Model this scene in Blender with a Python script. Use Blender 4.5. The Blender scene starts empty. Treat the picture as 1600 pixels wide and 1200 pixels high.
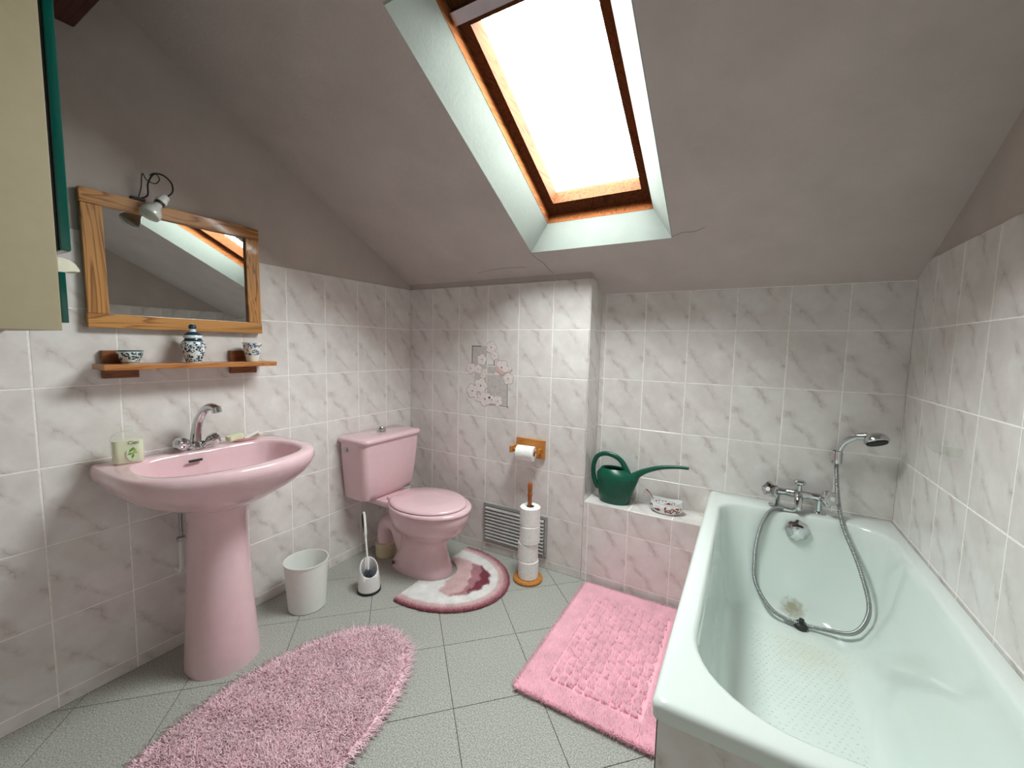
import bpy, bmesh, math, random
import numpy as np
from mathutils import Vector, Matrix
random.seed(7); rng = np.random.default_rng(7)
PI = math.pi
SC = bpy.context.scene
COL = SC.collection

# ------------------------------------------------------------------ camera, world, light, exposure
CAM = Vector((1.8769, -1.9742, 1.2026))
cam_d = bpy.data.cameras.new('camera'); cam = bpy.data.objects.new('camera', cam_d); COL.objects.link(cam)
_r = Vector((0.868, 0.496, 0.021)).normalized(); _f = Vector((-0.493, 0.865, -0.090)).normalized()
_u = _r.cross(_f).normalized(); _r = _f.cross(_u).normalized()
cam.matrix_world = Matrix(((_r.x, _u.x, -_f.x, CAM.x), (_r.y, _u.y, -_f.y, CAM.y), (_r.z, _u.z, -_f.z, CAM.z), (0, 0, 0, 1)))
cam_d.sensor_width = 36; cam_d.lens = 36 * 644.85 / 1600; cam_d.clip_start = .01
SC.camera = cam

world = bpy.data.worlds.new('overcast_sky'); SC.world = world; world.use_nodes = True
wb = world.node_tree.nodes['Background']
wb.inputs[0].default_value = (0.97, 1.0, 1.0, 1); wb.inputs[1].default_value = 34.0

SC.view_settings.view_transform = 'Standard'; SC.view_settings.look = 'None'
SC.view_settings.gamma = 1; SC.view_settings.use_curve_mapping = False
SC.view_settings.exposure = 0.65
SC.cycles.max_bounces = 9; SC.cycles.diffuse_bounces = 6; SC.cycles.glossy_bounces = 4
SC.cycles.transparent_max_bounces = 8; SC.cycles.transmission_bounces = 6
SC.cycles.sample_clamp_indirect = 6.0
SC.cycles.caustics_reflective = False; SC.cycles.caustics_refractive = False
SC.cycles.use_denoising = True

# room numbers (metres)
D, W, BE = 0.173, 2.4169, 1.1902       # niche depth, right wall, edge of the boxed-out wall
TW, TH, F0 = 0.2012, 0.25, 0.0458      # tile pitch and plinth height
ROWS = [F0 + TH * i for i in range(7)]
TT = 1.54                              # top of the tiling
SL = 0.525; SZ = 1.578                 # slope: z = SZ - SL*y
REAR = -2.75; ZC = 2.62                # rear wall, flat ceiling height
YC = (SZ - ZC) / SL
LEDGE = 0.42
BX0 = 1.757                            # bath edge
slope_z = lambda y: SZ - SL * y

# ------------------------------------------------------------------ helpers
def lin(c):
    c = [v / 255 for v in c]
    return tuple(v / 12.92 if v <= .04045 else ((v + .055) / 1.055) ** 2.4 for v in c) + (1,)

class N:
    """tiny node-graph helper"""
    def __init__(s, name):
        s.m = bpy.data.materials.new(name); s.m.use_nodes = True
        s.t = s.m.node_tree; s.b = s.t.nodes['Principled BSDF']
    def n(s, typ, **kw):
        nd = s.t.nodes.new(typ)
        for k, v in kw.items(): setattr(nd, k, v)
        return nd
    def l(s, a, b): s.t.links.new(a, b)
    def val(s, sock, v):
        if hasattr(v, 'is_output'): s.l(v, sock)
        else: sock.default_value = v
    def math(s, op, a, b=0.0, c=None, clamp=False):
        nd = s.n('ShaderNodeMath', operation=op); nd.use_clamp = clamp
        s.val(nd.inputs[0], a); s.val(nd.inputs[1], b)
        if c is not None: s.val(nd.inputs[2], c)
        return nd.outputs[0]
    def coord(s, scale=(1, 1, 1), rot=(0, 0, 0), loc=(0, 0, 0), src='Object'):
        tc = s.n('ShaderNodeTexCoord'); mp = s.n('ShaderNodeMapping')
        mp.inputs['Scale'].default_value = scale; mp.inputs['Rotation'].default_value = rot; mp.inputs['Location'].default_value = loc
        s.l(tc.outputs[src], mp.inputs['Vector']); return mp.outputs[0]
    def noise(s, vec, scale, detail=3, rough=.5, dist=0.0):
        nd = s.n('ShaderNodeTexNoise'); s.l(vec, nd.inputs['Vector'])
        nd.inputs['Scale'].default_value = scale; nd.inputs['Detail'].default_value = detail
        nd.inputs['Roughness'].default_value = rough; nd.inputs['Distortion'].default_value = dist
        return nd.outputs['Fac']
    def voro(s, vec, scale, feature='F1', out='Distance', rand=1.0):
        nd = s.n('ShaderNodeTexVoronoi', feature=feature); s.l(vec, nd.inputs['Vector'])
        nd.inputs['Scale'].default_value = scale; nd.inputs['Randomness'].default_value = rand
        return nd.outputs[out]
    def ramp(s, fac, stops, interp='LINEAR'):
        nd = s.n('ShaderNodeValToRGB'); s.val(nd.inputs[0], fac); cr = nd.color_ramp; cr.interpolation = interp
        while len(cr.elements) < len(stops): cr.elements.new(0.5)
        for e, (p, c) in zip(cr.elements, stops):
            e.position = p; e.color = c if len(c) == 4 else lin(c)
        return nd.outputs[0]
    def mix(s, fac, a, b, mode='MIX'):
        nd = s.n('ShaderNodeMix', data_type='RGBA', blend_type=mode)
        s.val(nd.inputs[0], fac); s.val(nd.inputs[6], a); s.val(nd.inputs[7], b); return nd.outputs[2]
    def bump(s, h, strength=.2, dist=.01):
        nd = s.n('ShaderNodeBump'); nd.inputs['Strength'].default_value = strength; nd.inputs['Distance'].default_value = dist
        s.l(h, nd.inputs['Height']); s.l(nd.outputs[0], s.b.inputs['Normal'])
    def base(s, c): s.val(s.b.inputs['Base Color'], c)
    def set(s, rough=.5, metal=0, spec=.5, coat=0, trans=0, ior=1.45, sss=0, sheen=0):
        b = s.b.inputs
        b['Roughness'].default_value = rough; b['Metallic'].default_value = metal; b['Specular IOR Level'].default_value = spec
        b['Coat Weight'].default_value = coat; b['Coat Roughness'].default_value = .06
        b['Transmission Weight'].default_value = trans; b['IOR'].default_value = ior
        b['Sheen Weight'].default_value = sheen
        return s

def plain(name, c, rough=.5, metal=0, spec=.5, coat=0, var=.04, vs=30, bump=0):
    g = N(name); g.set(rough, metal, spec, coat)
    v = g.coord(); nz = g.noise(v, vs, 4)
    col = lin(c); dark = tuple(x * (1 - 2 * var) for x in col[:3]) + (1,); lite = tuple(min(1, x * (1 + 2 * var)) for x in col[:3]) + (1,)
    g.base(g.ramp(nz, [(.3, dark), (.7, lite)]))
    if bump: g.bump(g.noise(v, vs * 4, 4), bump, .002)
    return g.m

def wood(name, lite, dark, axis='y', rough=.38, k=1.0, seed=0.0):
    g = N(name); g.set(rough, 0, .4, .15)
    sc = {'x': (1.2, 14, 14), 'y': (14, 1.2, 14), 'z': (14, 14, 1.2)}[axis]
    v = g.coord(scale=tuple(a * k for a in sc), loc=(seed, seed * 1.7, seed * .6))
    n0 = g.noise(v, 1.1, 3, .5, .6)
    rings = g.math('FRACT', g.math('MULTIPLY', n0, 13.0))
    fine = g.noise(g.coord(scale=tuple(a * 9 * k for a in sc)), 1.0, 2)
    c = g.ramp(rings, [(0, lite), (.5, lite), (.86, dark), (1, lite)])
    mid = tuple((a + b) // 2 for a, b in zip(lite, dark))
    g.base(g.mix(g.math('MULTIPLY', fine, .4), c, lin(mid)))
    g.bump(rings, .08, .001)
    return g.m

def new_obj(name, me, parent=None):
    o = bpy.data.objects.new(name, me); COL.objects.link(o)
    if parent: o.parent = parent
    return o
def origin_of(o):
    v = Vector((0, 0, 0))
    while o: v += o.location; o = o.parent
    return v
def emit(name, bm, mat, parent=None, smooth=True, bevel=0, seg=2, at=None, sub=0, angle=35):
    """bm is in world space; becomes ONE mesh object (origin at parent's base, or at `at`)"""
    if bevel:
        es = [e for e in bm.edges if len(e.link_faces) == 2 and e.calc_face_angle(0) > .5]
        bmesh.ops.bevel(bm, geom=es, offset=bevel, segments=seg, profile=.6, affect='EDGES', clamp_overlap=True)
    bmesh.ops.recalc_face_normals(bm, faces=bm.faces)
    off = origin_of(parent) if parent else Vector(at or (0, 0, 0))
    bmesh.ops.translate(bm, vec=-off, verts=bm.verts)
    me = bpy.data.meshes.new(name); bm.to_mesh(me); bm.free()
    for m in (mat if isinstance(mat, (list, tuple)) else [mat]): me.materials.append(m)
    if smooth:
        me.shade_smooth()
        if angle: me.set_sharp_from_angle(angle=math.radians(angle))
    o = new_obj(name, me, parent)
    if not parent: o.location = off
    if sub:
        md = o.modifiers.new('subdivision', 'SUBSURF'); md.levels = sub; md.render_levels = sub
    return o
def tag(o, label, cat, group=None):
    o['label'] = label; o['category'] = cat
    if group: o['group'] = group
    return o
def struct(o, label=None):
    o['kind'] = 'structure'
    if label: o['label'] = label
    return o
def thing(name, loc, label, cat, group=None):
    o = new_obj(name, None); o.location = loc; o.empty_display_size = .05
    return tag(o, label, cat, group)

def BM(): return bmesh.new()
def box(bm, lo, hi, rot=None, piv=None):
    r = bmesh.ops.create_cube(bm, size=1)['verts']
    c = (Vector(lo) + Vector(hi)) / 2; s = Vector(hi) - Vector(lo)
    for v in r: v.co = Vector((v.co.x * s.x, v.co.y * s.y, v.co.z * s.z)) + c
    if rot is not None:
        bmesh.ops.rotate(bm, cent=piv or c, matrix=rot, verts=r)
    return bm
def loft(bm, rings, cap0=True, cap1=True, closed=True):
    vs = [[bm.verts.new(p) for p in r] for r in rings]
    n = len(vs[0])
    for a, b in zip(vs[:-1], vs[1:]):
        for i in range(n if closed else n - 1):
            j = (i + 1) % n
            bm.faces.new((a[i], a[j], b[j], b[i]))
    if cap0: bm.faces.new(list(reversed(vs[0])))
    if cap1: bm.faces.new(vs[-1])
    return bm
def frame_from(dirv):
    d = Vector(dirv).normalized(); a = Vector((0, 0, 1)) if abs(d.z) < .9 else Vector((1, 0, 0))
    u = d.cross(a).normalized(); return u, d.cross(u).normalized(), d
def lathe(bm, prof, c, axis=(0, 0, 1), seg=32, caps=True, sx=1, sy=1, mod=None):
    """prof: (radius, height along axis)"""
    d = Vector(axis).normalized()
    if d.z > .99: u, w = Vector((1, 0, 0)), Vector((0, 1, 0))
    else: u, w, d = frame_from(axis)
    rings = []
    for r, h in prof:
        r = max(r, 1e-5)
        rings.append([Vector(c) + d * h + (u * math.cos(t) * sx + w * math.sin(t) * sy) * r * (mod(t, h) if mod else 1) for t in [2 * PI * k / seg for k in range(seg)]])
    return loft(bm, rings, caps, caps)
def smooth_path(pts, n=8):
    P = [Vector(p) for p in pts]; out = []
    for i in range(len(P) - 1):
        p0 = P[max(i - 1, 0)]; p1 = P[i]; p2 = P[i + 1]; p3 = P[min(i + 2, len(P) - 1)]
        for k in range(n):
            t = k / n
            out.append(.5 * ((2 * p1) + (p2 - p0) * t + (2 * p0 - 5 * p1 + 4 * p2 - p3) * t * t + (3 * p1 - p0 - 3 * p2 + p3) * t ** 3))
    out.append(P[-1]); return out
def tube(bm, pts, r, seg=12, caps=True, sm=8, flat=(1, 1)):
    rr = r if isinstance(r, (list, tuple)) else [r] * len(pts)
    if sm:
        q = smooth_path(pts, sm)
        rr = [rr[min(int(i / sm), len(rr) - 1)] * (1 - (i / sm) % 1) + rr[min(int(i / sm) + 1, len(rr) - 1)] * ((i / sm) % 1) for i in range(len(q))]
        pts = q
    pts = [Vector(p) for p in pts]; rings = []
    t0 = (pts[1] - pts[0]).normalized(); u, w, _ = frame_from(t0)
    for i, p in enumerate(pts):
        t = (pts[min(i + 1, len(pts) - 1)] - pts[max(i - 1, 0)]).normalized()
        u = (u - t * u.dot(t)).normalized(); w = t.cross(u)
        rings.append([p + (u * math.cos(a) * flat[0] + w * math.sin(a) * flat[1]) * rr[i] for a in [2 * PI * k / seg for k in range(seg)]])
    return loft(bm, rings, caps, caps)
def rrect(x0, x1, y0, y1, rad, z, n=8):
    """rounded rectangle ring; radii at (x1,y1),(x0,y1),(x0,y0),(x1,y0)"""
    if not isinstance(rad, (list, tuple)): rad = [rad] * 4
    out = []
    for (cx, cy, sx, sy, r, a0) in ((x1, y1, -1, -1, rad[0], 0), (x0, y1, 1, -1, rad[1], PI / 2), (x0, y0, 1, 1, rad[2], PI), (x1, y0, -1, 1, rad[3], 1.5 * PI)):
        for k in range(n + 1):
            a = a0 + PI / 2 * k / n
            out.append(Vector((cx + sx * r + r * math.cos(a), cy + sy * r + r * math.sin(a), z)))
    return out
def prism(bm, poly, axis, a, b):
    """extrude a 2-D polygon along axis 'x','y','z' between a and b"""
    def P(u, v, w): return {'x': (w, u, v), 'y': (u, w, v), 'z': (u, v, w)}[axis]
    return loft(bm, [[P(u, v, a) for u, v in poly], [P(u, v, b) for u, v in poly]])

# ------------------------------------------------------------------ materials
def m_tile():
    g = N('marble_wall_tile'); g.set(.16, 0, .5, .25)
    tc = g.n('ShaderNodeTexCoord'); oi = g.n('ShaderNodeObjectInfo')
    sep = g.n('ShaderNodeSeparateXYZ'); g.l(tc.outputs['Object'], sep.inputs[0])
    var = g.math('MULTIPLY', g.math('FLOOR', g.math('MULTIPLY', oi.outputs['Random'], 4)), .37)
    comb = g.n('ShaderNodeCombineXYZ'); g.l(sep.outputs[0], comb.inputs[0]); g.l(sep.outputs[1], comb.inputs[1]); g.l(var, comb.inputs[2])
    v = comb.outputs[0]
    wob = g.math('SUBTRACT', g.noise(v, 16, 5, .6), .5)
    wob2 = g.math('SUBTRACT', g.noise(v, 55, 3, .6), .5)
    s = g.math('ADD', g.math('ADD', sep.outputs[1], g.math('MULTIPLY', sep.outputs[0], 1.25)),
               g.math('ADD', g.math('MULTIPLY', wob, .12), g.math('MULTIPLY', wob2, .03)))
    mask = g.ramp(g.noise(v, 13, 2), [(.42, (0, 0, 0, 1)), (.6, (1, 1, 1, 1))])
    veins = None
    for s0, wd in ((.105, .0055), (-.085, .006)):
        d = g.math('ABSOLUTE', g.math('SUBTRACT', s, s0))
        k = g.math('SUBTRACT', 1.0, g.math('DIVIDE', d, wd), clamp=True)
        soft = g.math('MULTIPLY', g.math('SUBTRACT', 1.0, g.math('DIVIDE', d, wd * 6), clamp=True), .5)
        k = g.math('MAXIMUM', k, soft)
        veins = k if veins is None else g.math('MAXIMUM', veins, k)
    veins = g.math('MULTIPLY', veins, mask)
    cloud = g.ramp(g.noise(v, 9, 4, .55), [(.35, (214, 208, 205)), (.65, (228, 225, 223))])
    veincol = g.ramp(g.noise(v, 20, 2), [(.35, (158, 140, 132)), (.65, (180, 170, 164))])
    g.base(g.mix(g.math('MULTIPLY', veins, .85), cloud, veincol))
    return g.m
M_TILE = m_tile()
M_GROUT = plain('tile_grout', (242, 238, 233), .8, vs=60)
def m_plaster(name, c, b=.45):
    g = N(name); g.set(.75, 0, .25)
    v = g.coord(); a = g.noise(v, 5, 5, .6); h = g.noise(g.coord(scale=(1, 1, 1)), 45, 6, .65, .8)
    col = lin(c); g.base(g.ramp(a, [(.3, tuple(x * .92 for x in col[:3]) + (1,)), (.7, tuple(min(1, x * 1.05) for x in col[:3]) + (1,))]))
    g.bump(h, b, .004); return g.m
M_PAINT = m_plaster('painted_plaster', (188, 178, 172))
M_CEIL = m_plaster('painted_ceiling', (191, 182, 178))
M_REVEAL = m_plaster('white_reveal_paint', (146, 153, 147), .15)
def m_floor():
    g = N('speckled_vinyl'); g.set(.42, 0, .4)
    v = g.coord(); big = g.noise(v, 6, 3); sp = g.noise(v, 230, 3, .75); sp2 = g.voro(v, 170)
    c = g.ramp(sp, [(.36, (118, 119, 113)), (.5, (166, 168, 161)), (.64, (200, 202, 195))])
    c = g.mix(g.math('MULTIPLY', g.ramp(sp2, [(.1, (1, 1, 1, 1)), (.3, (0, 0, 0, 1))]), .25), c, lin((205, 207, 200)))
    g.base(g.mix(g.math('MULTIPLY', big, .22), c, lin((136, 139, 132))))
    g.bump(sp, .05, .001); return g.m
M_FLOOR = m_floor()
M_JOINT = plain('dark_floor_joint', (70, 70, 66), .9)
M_PINK = plain('pink_ceramic', (224, 191, 197), .13, coat=.5, var=.01)
M_BATH = None
def m_bath():
    g = N('white_bath_enamel'); g.set(.12, 0, .5, .5)
    v = g.coord()   # stain of limescale around the waste, worn patch on the floor
    def spot(cx, cy, cz, r):
        vm = g.n('ShaderNodeVectorMath', operation='DISTANCE'); g.l(v, vm.inputs[0]); vm.inputs[1].default_value = (cx, cy, cz)
        d = g.math('ADD', vm.outputs['Value'], g.math('MULTIPLY', g.math('SUBTRACT', g.noise(v, 60, 4), .5), r * 1.1))
        return g.math('SUBTRACT', 1.0, g.math('DIVIDE', d, r), clamp=True)
    st = g.math('MULTIPLY', spot(2.095 - 1.757, -.015 + 1.207, .165, .05), 1.6, clamp=True)
    wear = g.math('MULTIPLY', spot(2.13 - 1.757, -.25 + 1.207, .14, .16), .35)
    c = g.mix(g.math('MULTIPLY', st, .75), lin((221, 230, 226)), lin((150, 140, 105)))
    g.base(g.mix(wear, c, lin((205, 196, 165)))); return g.m
M_BATH = m_bath()
M_CHROME = plain('chrome', (205, 207, 208), .07, 1, var=.01)
M_STEEL = plain('brushed_steel', (176, 178, 178), .3, 1, var=.02)
M_PINE_Y = wood('orange_pine_horizontal', (196, 140, 78), (122, 72, 28), 'y')
M_PINE_Z = wood('orange_pine_upright', (196, 140, 78), (118, 70, 28), 'z', seed=3.0)
M_SHELFW = wood('shelf_pine', (184, 122, 66), (136, 80, 36), 'y', k=1.6)
M_BLOCKW = wood('dark_shelf_block', (140, 82, 44), (104, 56, 26), 'y', k=1.6)
M_HONEY = wood('honey_pine', (196, 132, 62), (160, 98, 40), 'x', k=1.4)
M_SASH = wood('varnished_window_wood', (146, 88, 50), (98, 54, 28), 'y', .35)
M_SASHD = wood('dark_stained_sash_wood', (92, 54, 31), (62, 34, 19), 'y', .9)
for _m in (M_SASHD, M_SASH):
    _b = _m.node_tree.nodes['Principled BSDF'].inputs; _b['Specular IOR Level'].default_value = .08; _b['Coat Weight'].default_value = 0; _b['Roughness'].default_value = .8
M_BEAM = wood('dark_stained_beam', (84, 40, 34), (56, 24, 20), 'x', .6)
M_WHITE = plain('white_plastic', (226, 228, 224), .35, var=.01)
M_BLACK = plain('black_rubber', (22, 22, 24), .5)
M_PAPER = plain('toilet_paper', (236, 236, 234), .9, spec=.1, vs=80, bump=.15)
M_CARD = plain('cardboard_core', (120, 100, 82), .9)
M_GREEN = plain('green_plastic', (6, 80, 61), .32, var=.02)
M_GREY = plain('grey_grille_paint', (158, 160, 158), .45)
M_DGREY = plain('grille_shadow_back', (96, 96, 94), .7)
M_CREAM = plain('cream_pipe', (206, 192, 160), .5)
def m_mirror():
    g = N('mirror_glass'); g.set(.015, 1); g.base(lin((222, 226, 224))); return g.m
M_MIRROR = m_mirror()
def m_pane():
    g = N('window_pane_glass'); t = g.t; out = t.nodes['Material Output']
    tr = g.n('ShaderNodeBsdfTransparent'); gl = g.n('ShaderNodeBsdfGlossy'); fr = g.n('ShaderNodeFresnel'); mx = g.n('ShaderNodeMixShader')
    tr.inputs[0].default_value = (.96, .98, .97, 1); gl.inputs['Roughness'].default_value = .02; fr.inputs[0].default_value = 1.45
    ge = g.n('ShaderNodeNewGeometry'); k = g.math('MULTIPLY', fr.outputs[0], g.math('SUBTRACT', 1.0, ge.outputs['Backfacing']))   # no total reflection inside a thin pane
    g.l(k, mx.inputs[0]); g.l(tr.outputs[0], mx.inputs[1]); g.l(gl.outputs[0], mx.inputs[2]); g.l(mx.outputs[0], out.inputs[0])
    t.nodes.remove(g.b); return g.m
M_PANE = m_pane()
def m_clear(name, tint, a):
    g = N(name); t = g.t; out = t.nodes['Material Output']
    tr = g.n('ShaderNodeBsdfTransparent'); tr.inputs[0].default_value = tint; mx = g.n('ShaderNodeMixShader')
    g.set(.1, 0, .5); g.base((.8, .82, .78, 1)); fr = g.n('ShaderNodeFresnel'); fr.inputs[0].default_value = 1.45
    ge = g.n('ShaderNodeNewGeometry'); k = g.math('ADD', g.math('MULTIPLY', fr.outputs[0], g.math('SUBTRACT', 1.0, ge.outputs['Backfacing'])), a, clamp=True)
    g.l(k, mx.inputs[0]); g.l(tr.outputs[0], mx.inputs[1]); g.l(g.b.outputs[0], mx.inputs[2]); g.l(mx.outputs[0], out.inputs[0]); return g.m
M_CLEAR = m_clear('clear_plastic', (.98, .99, .97, 1), .03)

# ------------------------------------------------------------------ tiled surfaces
def inset(poly, d):
    n = len(poly); out = []
    for i in range(n):
        p0, p1, p2 = Vector(poly[i - 1]), Vector(poly[i]), Vector(poly[(i + 1) % n])
        e1 = (p1 - p0).normalized(); e2 = (p2 - p1).normalized()
        n1 = Vector((-e1.y, e1.x)); n2 = Vector((-e2.y, e2.x))
        k = 1 + n1.dot(n2); out.append(p1 + (n1 + n2) * (d / max(k, .3)))
    return out
def clip(poly, a, b, c):
    """keep a*u+b*v<=c"""
    out = []
    for i in range(len(poly)):
        p, q = poly[i], poly[(i + 1) % len(poly)]
        fp, fq = a * p[0] + b * p[1] - c, a * q[0] + b * q[1] - c
        if fp <= 0: out.append(p)
        if fp * fq < 0:
            t = fp / (fp - fq); out.append((p[0] + (q[0] - p[0]) * t, p[1] + (q[1] - p[1]) * t))
    res = []
    for p in out:
        if not res or (abs(p[0] - res[-1][0]) + abs(p[1] - res[-1][1])) > 1e-4: res.append(p)
    if len(res) > 1 and (abs(res[0][0] - res[-1][0]) + abs(res[0][1] - res[-1][1])) < 1e-4: res.pop()
    return res
_tilecache = {}
def tile_mesh(poly, mat, depth=.006, bev=.0012, name='tile'):
    key = (mat.name, depth, tuple((round(u, 4), round(v, 4)) for u, v in poly))
    if key in _tilecache: return _tilecache[key]
    bm = BM(); loft(bm, [[(u, v, -depth) for u, v in poly], [(u, v, -bev * .8) for u, v in poly], [(p.x, p.y, 0) for p in inset(poly, bev)]])
    bmesh.ops.recalc_face_normals(bm, faces=bm.faces)
    me = bpy.data.meshes.new(name); bm.to_mesh(me); bm.free(); me.materials.append(mat)
    _tilecache[key] = me; return me
AX = {'left': (Vector((0, 1, 0)), Vector((0, 0, 1))), 'back': (Vector((1, 0, 0)), Vector((0, 0, 1))),
      'right': (Vector((0, -1, 0)), Vector((0, 0, 1))), 'top': (Vector((1, 0, 0)), Vector((0, 1, 0)))}
def lay(parent, side, origin, us, vs, clips=(), mat=None, g=.0040, names='tile', skip=None):
    """lay tiles between consecutive us / vs (wall coords measured from origin)"""
    U, V = AX[side]; Nn = U.cross(V); po = origin_of(parent)
    for i in range(len(us) - 1):
        for j in range(len(vs) - 1):
            if skip and skip(i, j): continue
            u0, u1, v0, v1 = us[i] + g / 2, us[i + 1] - g / 2, vs[j] + g / 2, vs[j + 1] - g / 2
            if u1 - u0 < .006 or v1 - v0 < .006: continue
            poly = [(u0, v0), (u1, v0), (u1, v1), (u0, v1)]
            for c in clips:
                poly = clip(poly, *c)
                if len(poly) < 3: break
            if len(poly) < 3: continue
            uc, vc = (us[i] + us[i + 1]) / 2, (vs[j] + vs[j + 1]) / 2
            me = tile_mesh([(a - uc, b - vc) for a, b in poly], mat or M_TILE)
            o = new_obj(names, me, parent)
            p = Vector(origin) + U * uc + V * vc - po
            o.matrix_local = Matrix(((U.x, V.x, Nn.x, p.x), (U.y, V.y, Nn.y, p.y), (U.z, V.z, Nn.z, p.z), (0, 0, 0, 1)))
def wall(name, bm, mat, label): return struct(emit(name, bm, mat, smooth=False), label)
def poly_wall(name, axis, poly, a, b, mat, label):
    bm = BM(); prism(bm, poly, axis, a, b); return wall(name, bm, mat, label)
def grout(parent, lo, hi): return emit('grout_bed', box(BM(), lo, hi), M_GROUT, parent, smooth=False)

PT = .10   # wall thickness
# floor: dark screed and diagonal vinyl tiles
fl = wall('floor', box(BM(), (-.1, REAR - .1, -.1), (W + .1, D + .1, -.0015)), M_JOINT, 'grey speckled floor of diagonal square tiles')
FS = .2991; C45 = math.sqrt(.5)
for i in range(-14, 14):
    for j in range(-14, 14):
        o = Vector((.887, -.745)) + Vector((C45, C45)) * FS * i + Vector((C45, -C45)) * FS * j
        g = .0011
        poly = [o + Vector((C45, C45)) * a + Vector((C45, -C45)) * b for a, b in ((g, g), (g, FS - g), (FS - g, FS - g), (FS - g, g))]
        poly = [(p.x, p.y) for p in poly][::-1]
        area = sum(poly[k][0] * poly[(k + 1) % 4][1] - poly[(k + 1) % 4][0] * poly[k][1] for k in range(4))
        if area < 0: poly = poly[::-1]
        for c in ((1, 0, W), (-1, 0, 0), (0, 1, 0), (0, -1, -REAR)):
            poly = clip(poly, *c)
            if len(poly) < 3: break
        if len(poly) < 3: continue
        me = tile_mesh([(a - o.x, b - o.y) for a, b in poly], M_FLOOR, .004, .0006, 'floor_tile')
        t = new_obj('floor_tile', me, fl); t.location = (o.x, o.y, 0)

# left wall
wl = poly_wall('wall_left', 'x', [(REAR, -.05), (D + .1, -.05), (D + .1, slope_z(D + .1) + .05), (YC, ZC + .05), (REAR, ZC + .05)], -.004 - PT, -.004, M_PAINT, 'left wall, pink marbled tiles below painted plaster')
grout(wl, (-.006, REAR, 0), (-.0007, 0, TT))
ys = [0.0] + [-.206 + .2012 - .2012 * k for k in range(1, 15)]
ys = [0.0] + [-.206 - TW * k for k in range(0, 13)]
ycols = sorted([-y for y in ys], reverse=True); ycols = [-y for y in ycols]
lay(wl, 'left', (0, 0, 0), ycols, [.001] + ROWS)
# boxed-out back wall with niche cut at its right
wb_ = poly_wall('wall_back', 'y', [(-.05, -.05), (BE - .004, -.05), (BE - .004, slope_z(0) + .02), (-.05, slope_z(0) + .02)], .004, D + .06, M_PAINT, 'boxed-out back wall with marbled tiles behind the toilet')
grout(wb_, (0, .0007, 0), (BE - .0007, .006, TT))
xs = [0.0] + [.1837 + TW * k for k in range(6)]; xs[-1] = BE
lay(wb_, 'back', (0, 0, 0), xs, [.001] + ROWS, skip=None)
# niche side
ws = poly_wall('wall_niche_side', 'x', [(.02, .3), (D, .3), (D, slope_z(D) + .02), (.02, slope_z(.02) + .02)], BE - .03, BE - .0035, M_PAINT, 'narrow tiled side of the niche beside the watering can')
emit('grout_bed', prism(BM(), [(.0, LEDGE), (D, LEDGE), (D, slope_z(D)), (.07, TT), (.0, TT)], 'x', BE - .006, BE - .0007), M_GROUT, ws, smooth=False)
lay(ws, 'left', (BE, 0, 0), [0, D], [LEDGE] + ROWS[2:], clips=[(SL, 1, SZ - .004)])
# ledge (low wall continuing the back wall) and its top
LX1 = BX0 - .002
wg = poly_wall('wall_ledge', 'y', [(BE - .02, -.05), (LX1, -.05), (LX1, LEDGE - .004), (BE - .02, LEDGE - .004)], .004, D + .06, M_PAINT, 'low tiled ledge wall carrying the watering can')
grout(wg, (BE - .004, .0007, 0), (LX1, .006, LEDGE - .002))
emit('grout_bed', box(BM(), (BE - .003, .002, LEDGE - .006), (LX1, D, LEDGE - .0007)), M_GROUT, wg, smooth=False)
lx = [BE, 1.2144, 1.4156, 1.6168, LX1]
lay(wg, 'back', (0, 0, 0), lx, [.001, F0, ROWS[1], LEDGE])
lay(wg, 'top', (0, 0, LEDGE), [BE] + lx[2:], [0, D])
# niche back wall
wn = poly_wall('wall_niche', 'y', [(BE - .05, .2), (W + .05, .2), (W + .05, slope_z(D) + .03), (BE - .05, slope_z(D) + .03)], D + .004, D + .004 + PT, M_PAINT, 'recessed tiled wall behind the bath taps')
grout(wn, (BE, D + .0007, LEDGE), (W, D + .006, slope_z(D)))
nx = [BE, 1.2157] + [1.4169 + TW * k for k in range(5)] + [W]
nx = [BE, 1.2157, 1.4169, 1.6181, 1.8193, 2.0205, 2.2217, W]
lay(wn, 'back', (0, D, 0), nx, [LEDGE] + ROWS[2:6] + [slope_z(D) - .002])
# right wall
wr = poly_wall('wall_right', 'x', [(REAR, -.05), (D + .1, -.05), (D + .1, slope_z(D + .1) + .05), (YC, ZC + .05), (REAR, ZC + .05)], W + .004, W + .004 + PT, M_PAINT, 'right wall, marbled tiles rising to the sloped ceiling')
emit('grout_bed', prism(BM(), [(REAR, 0), (D, 0), (D, slope_z(D)), (.072, TT), (REAR, TT)], 'x', W + .0007, W + .006), M_GROUT, wr, smooth=False)
ru = [-D, .0121] + [.0121 + TW * k for k in range(1, 14)]
lay(wr, 'right', (W, 0, 0), ru, [.001] + ROWS, clips=[(-SL, 1, SZ - .004)])
# rear wall and its door (behind the photographer)
wz = poly_wall('wall_rear', 'y', [(-.05, -.05), (W + .05, -.05), (W + .05, ZC + .05), (-.05, ZC + .05)], REAR - PT, REAR, M_PAINT, 'plain painted rear wall')
dr = struct(emit('door_1', box(BM(), (1.35, REAR - .002, 0.004), (2.13, REAR + .03, 2.02)), M_WHITE, bevel=.004, at=(1.74, REAR, 0)), 'white door in the rear wall')
bm = BM(); lathe(bm, [(.012, 0), (.012, .04), (.026, .045), (.028, .06), (.018, .072)], (1.42, REAR + .028, 1.0), (0, 1, 0), 20); emit('door_knob', bm, M_STEEL, dr)

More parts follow.
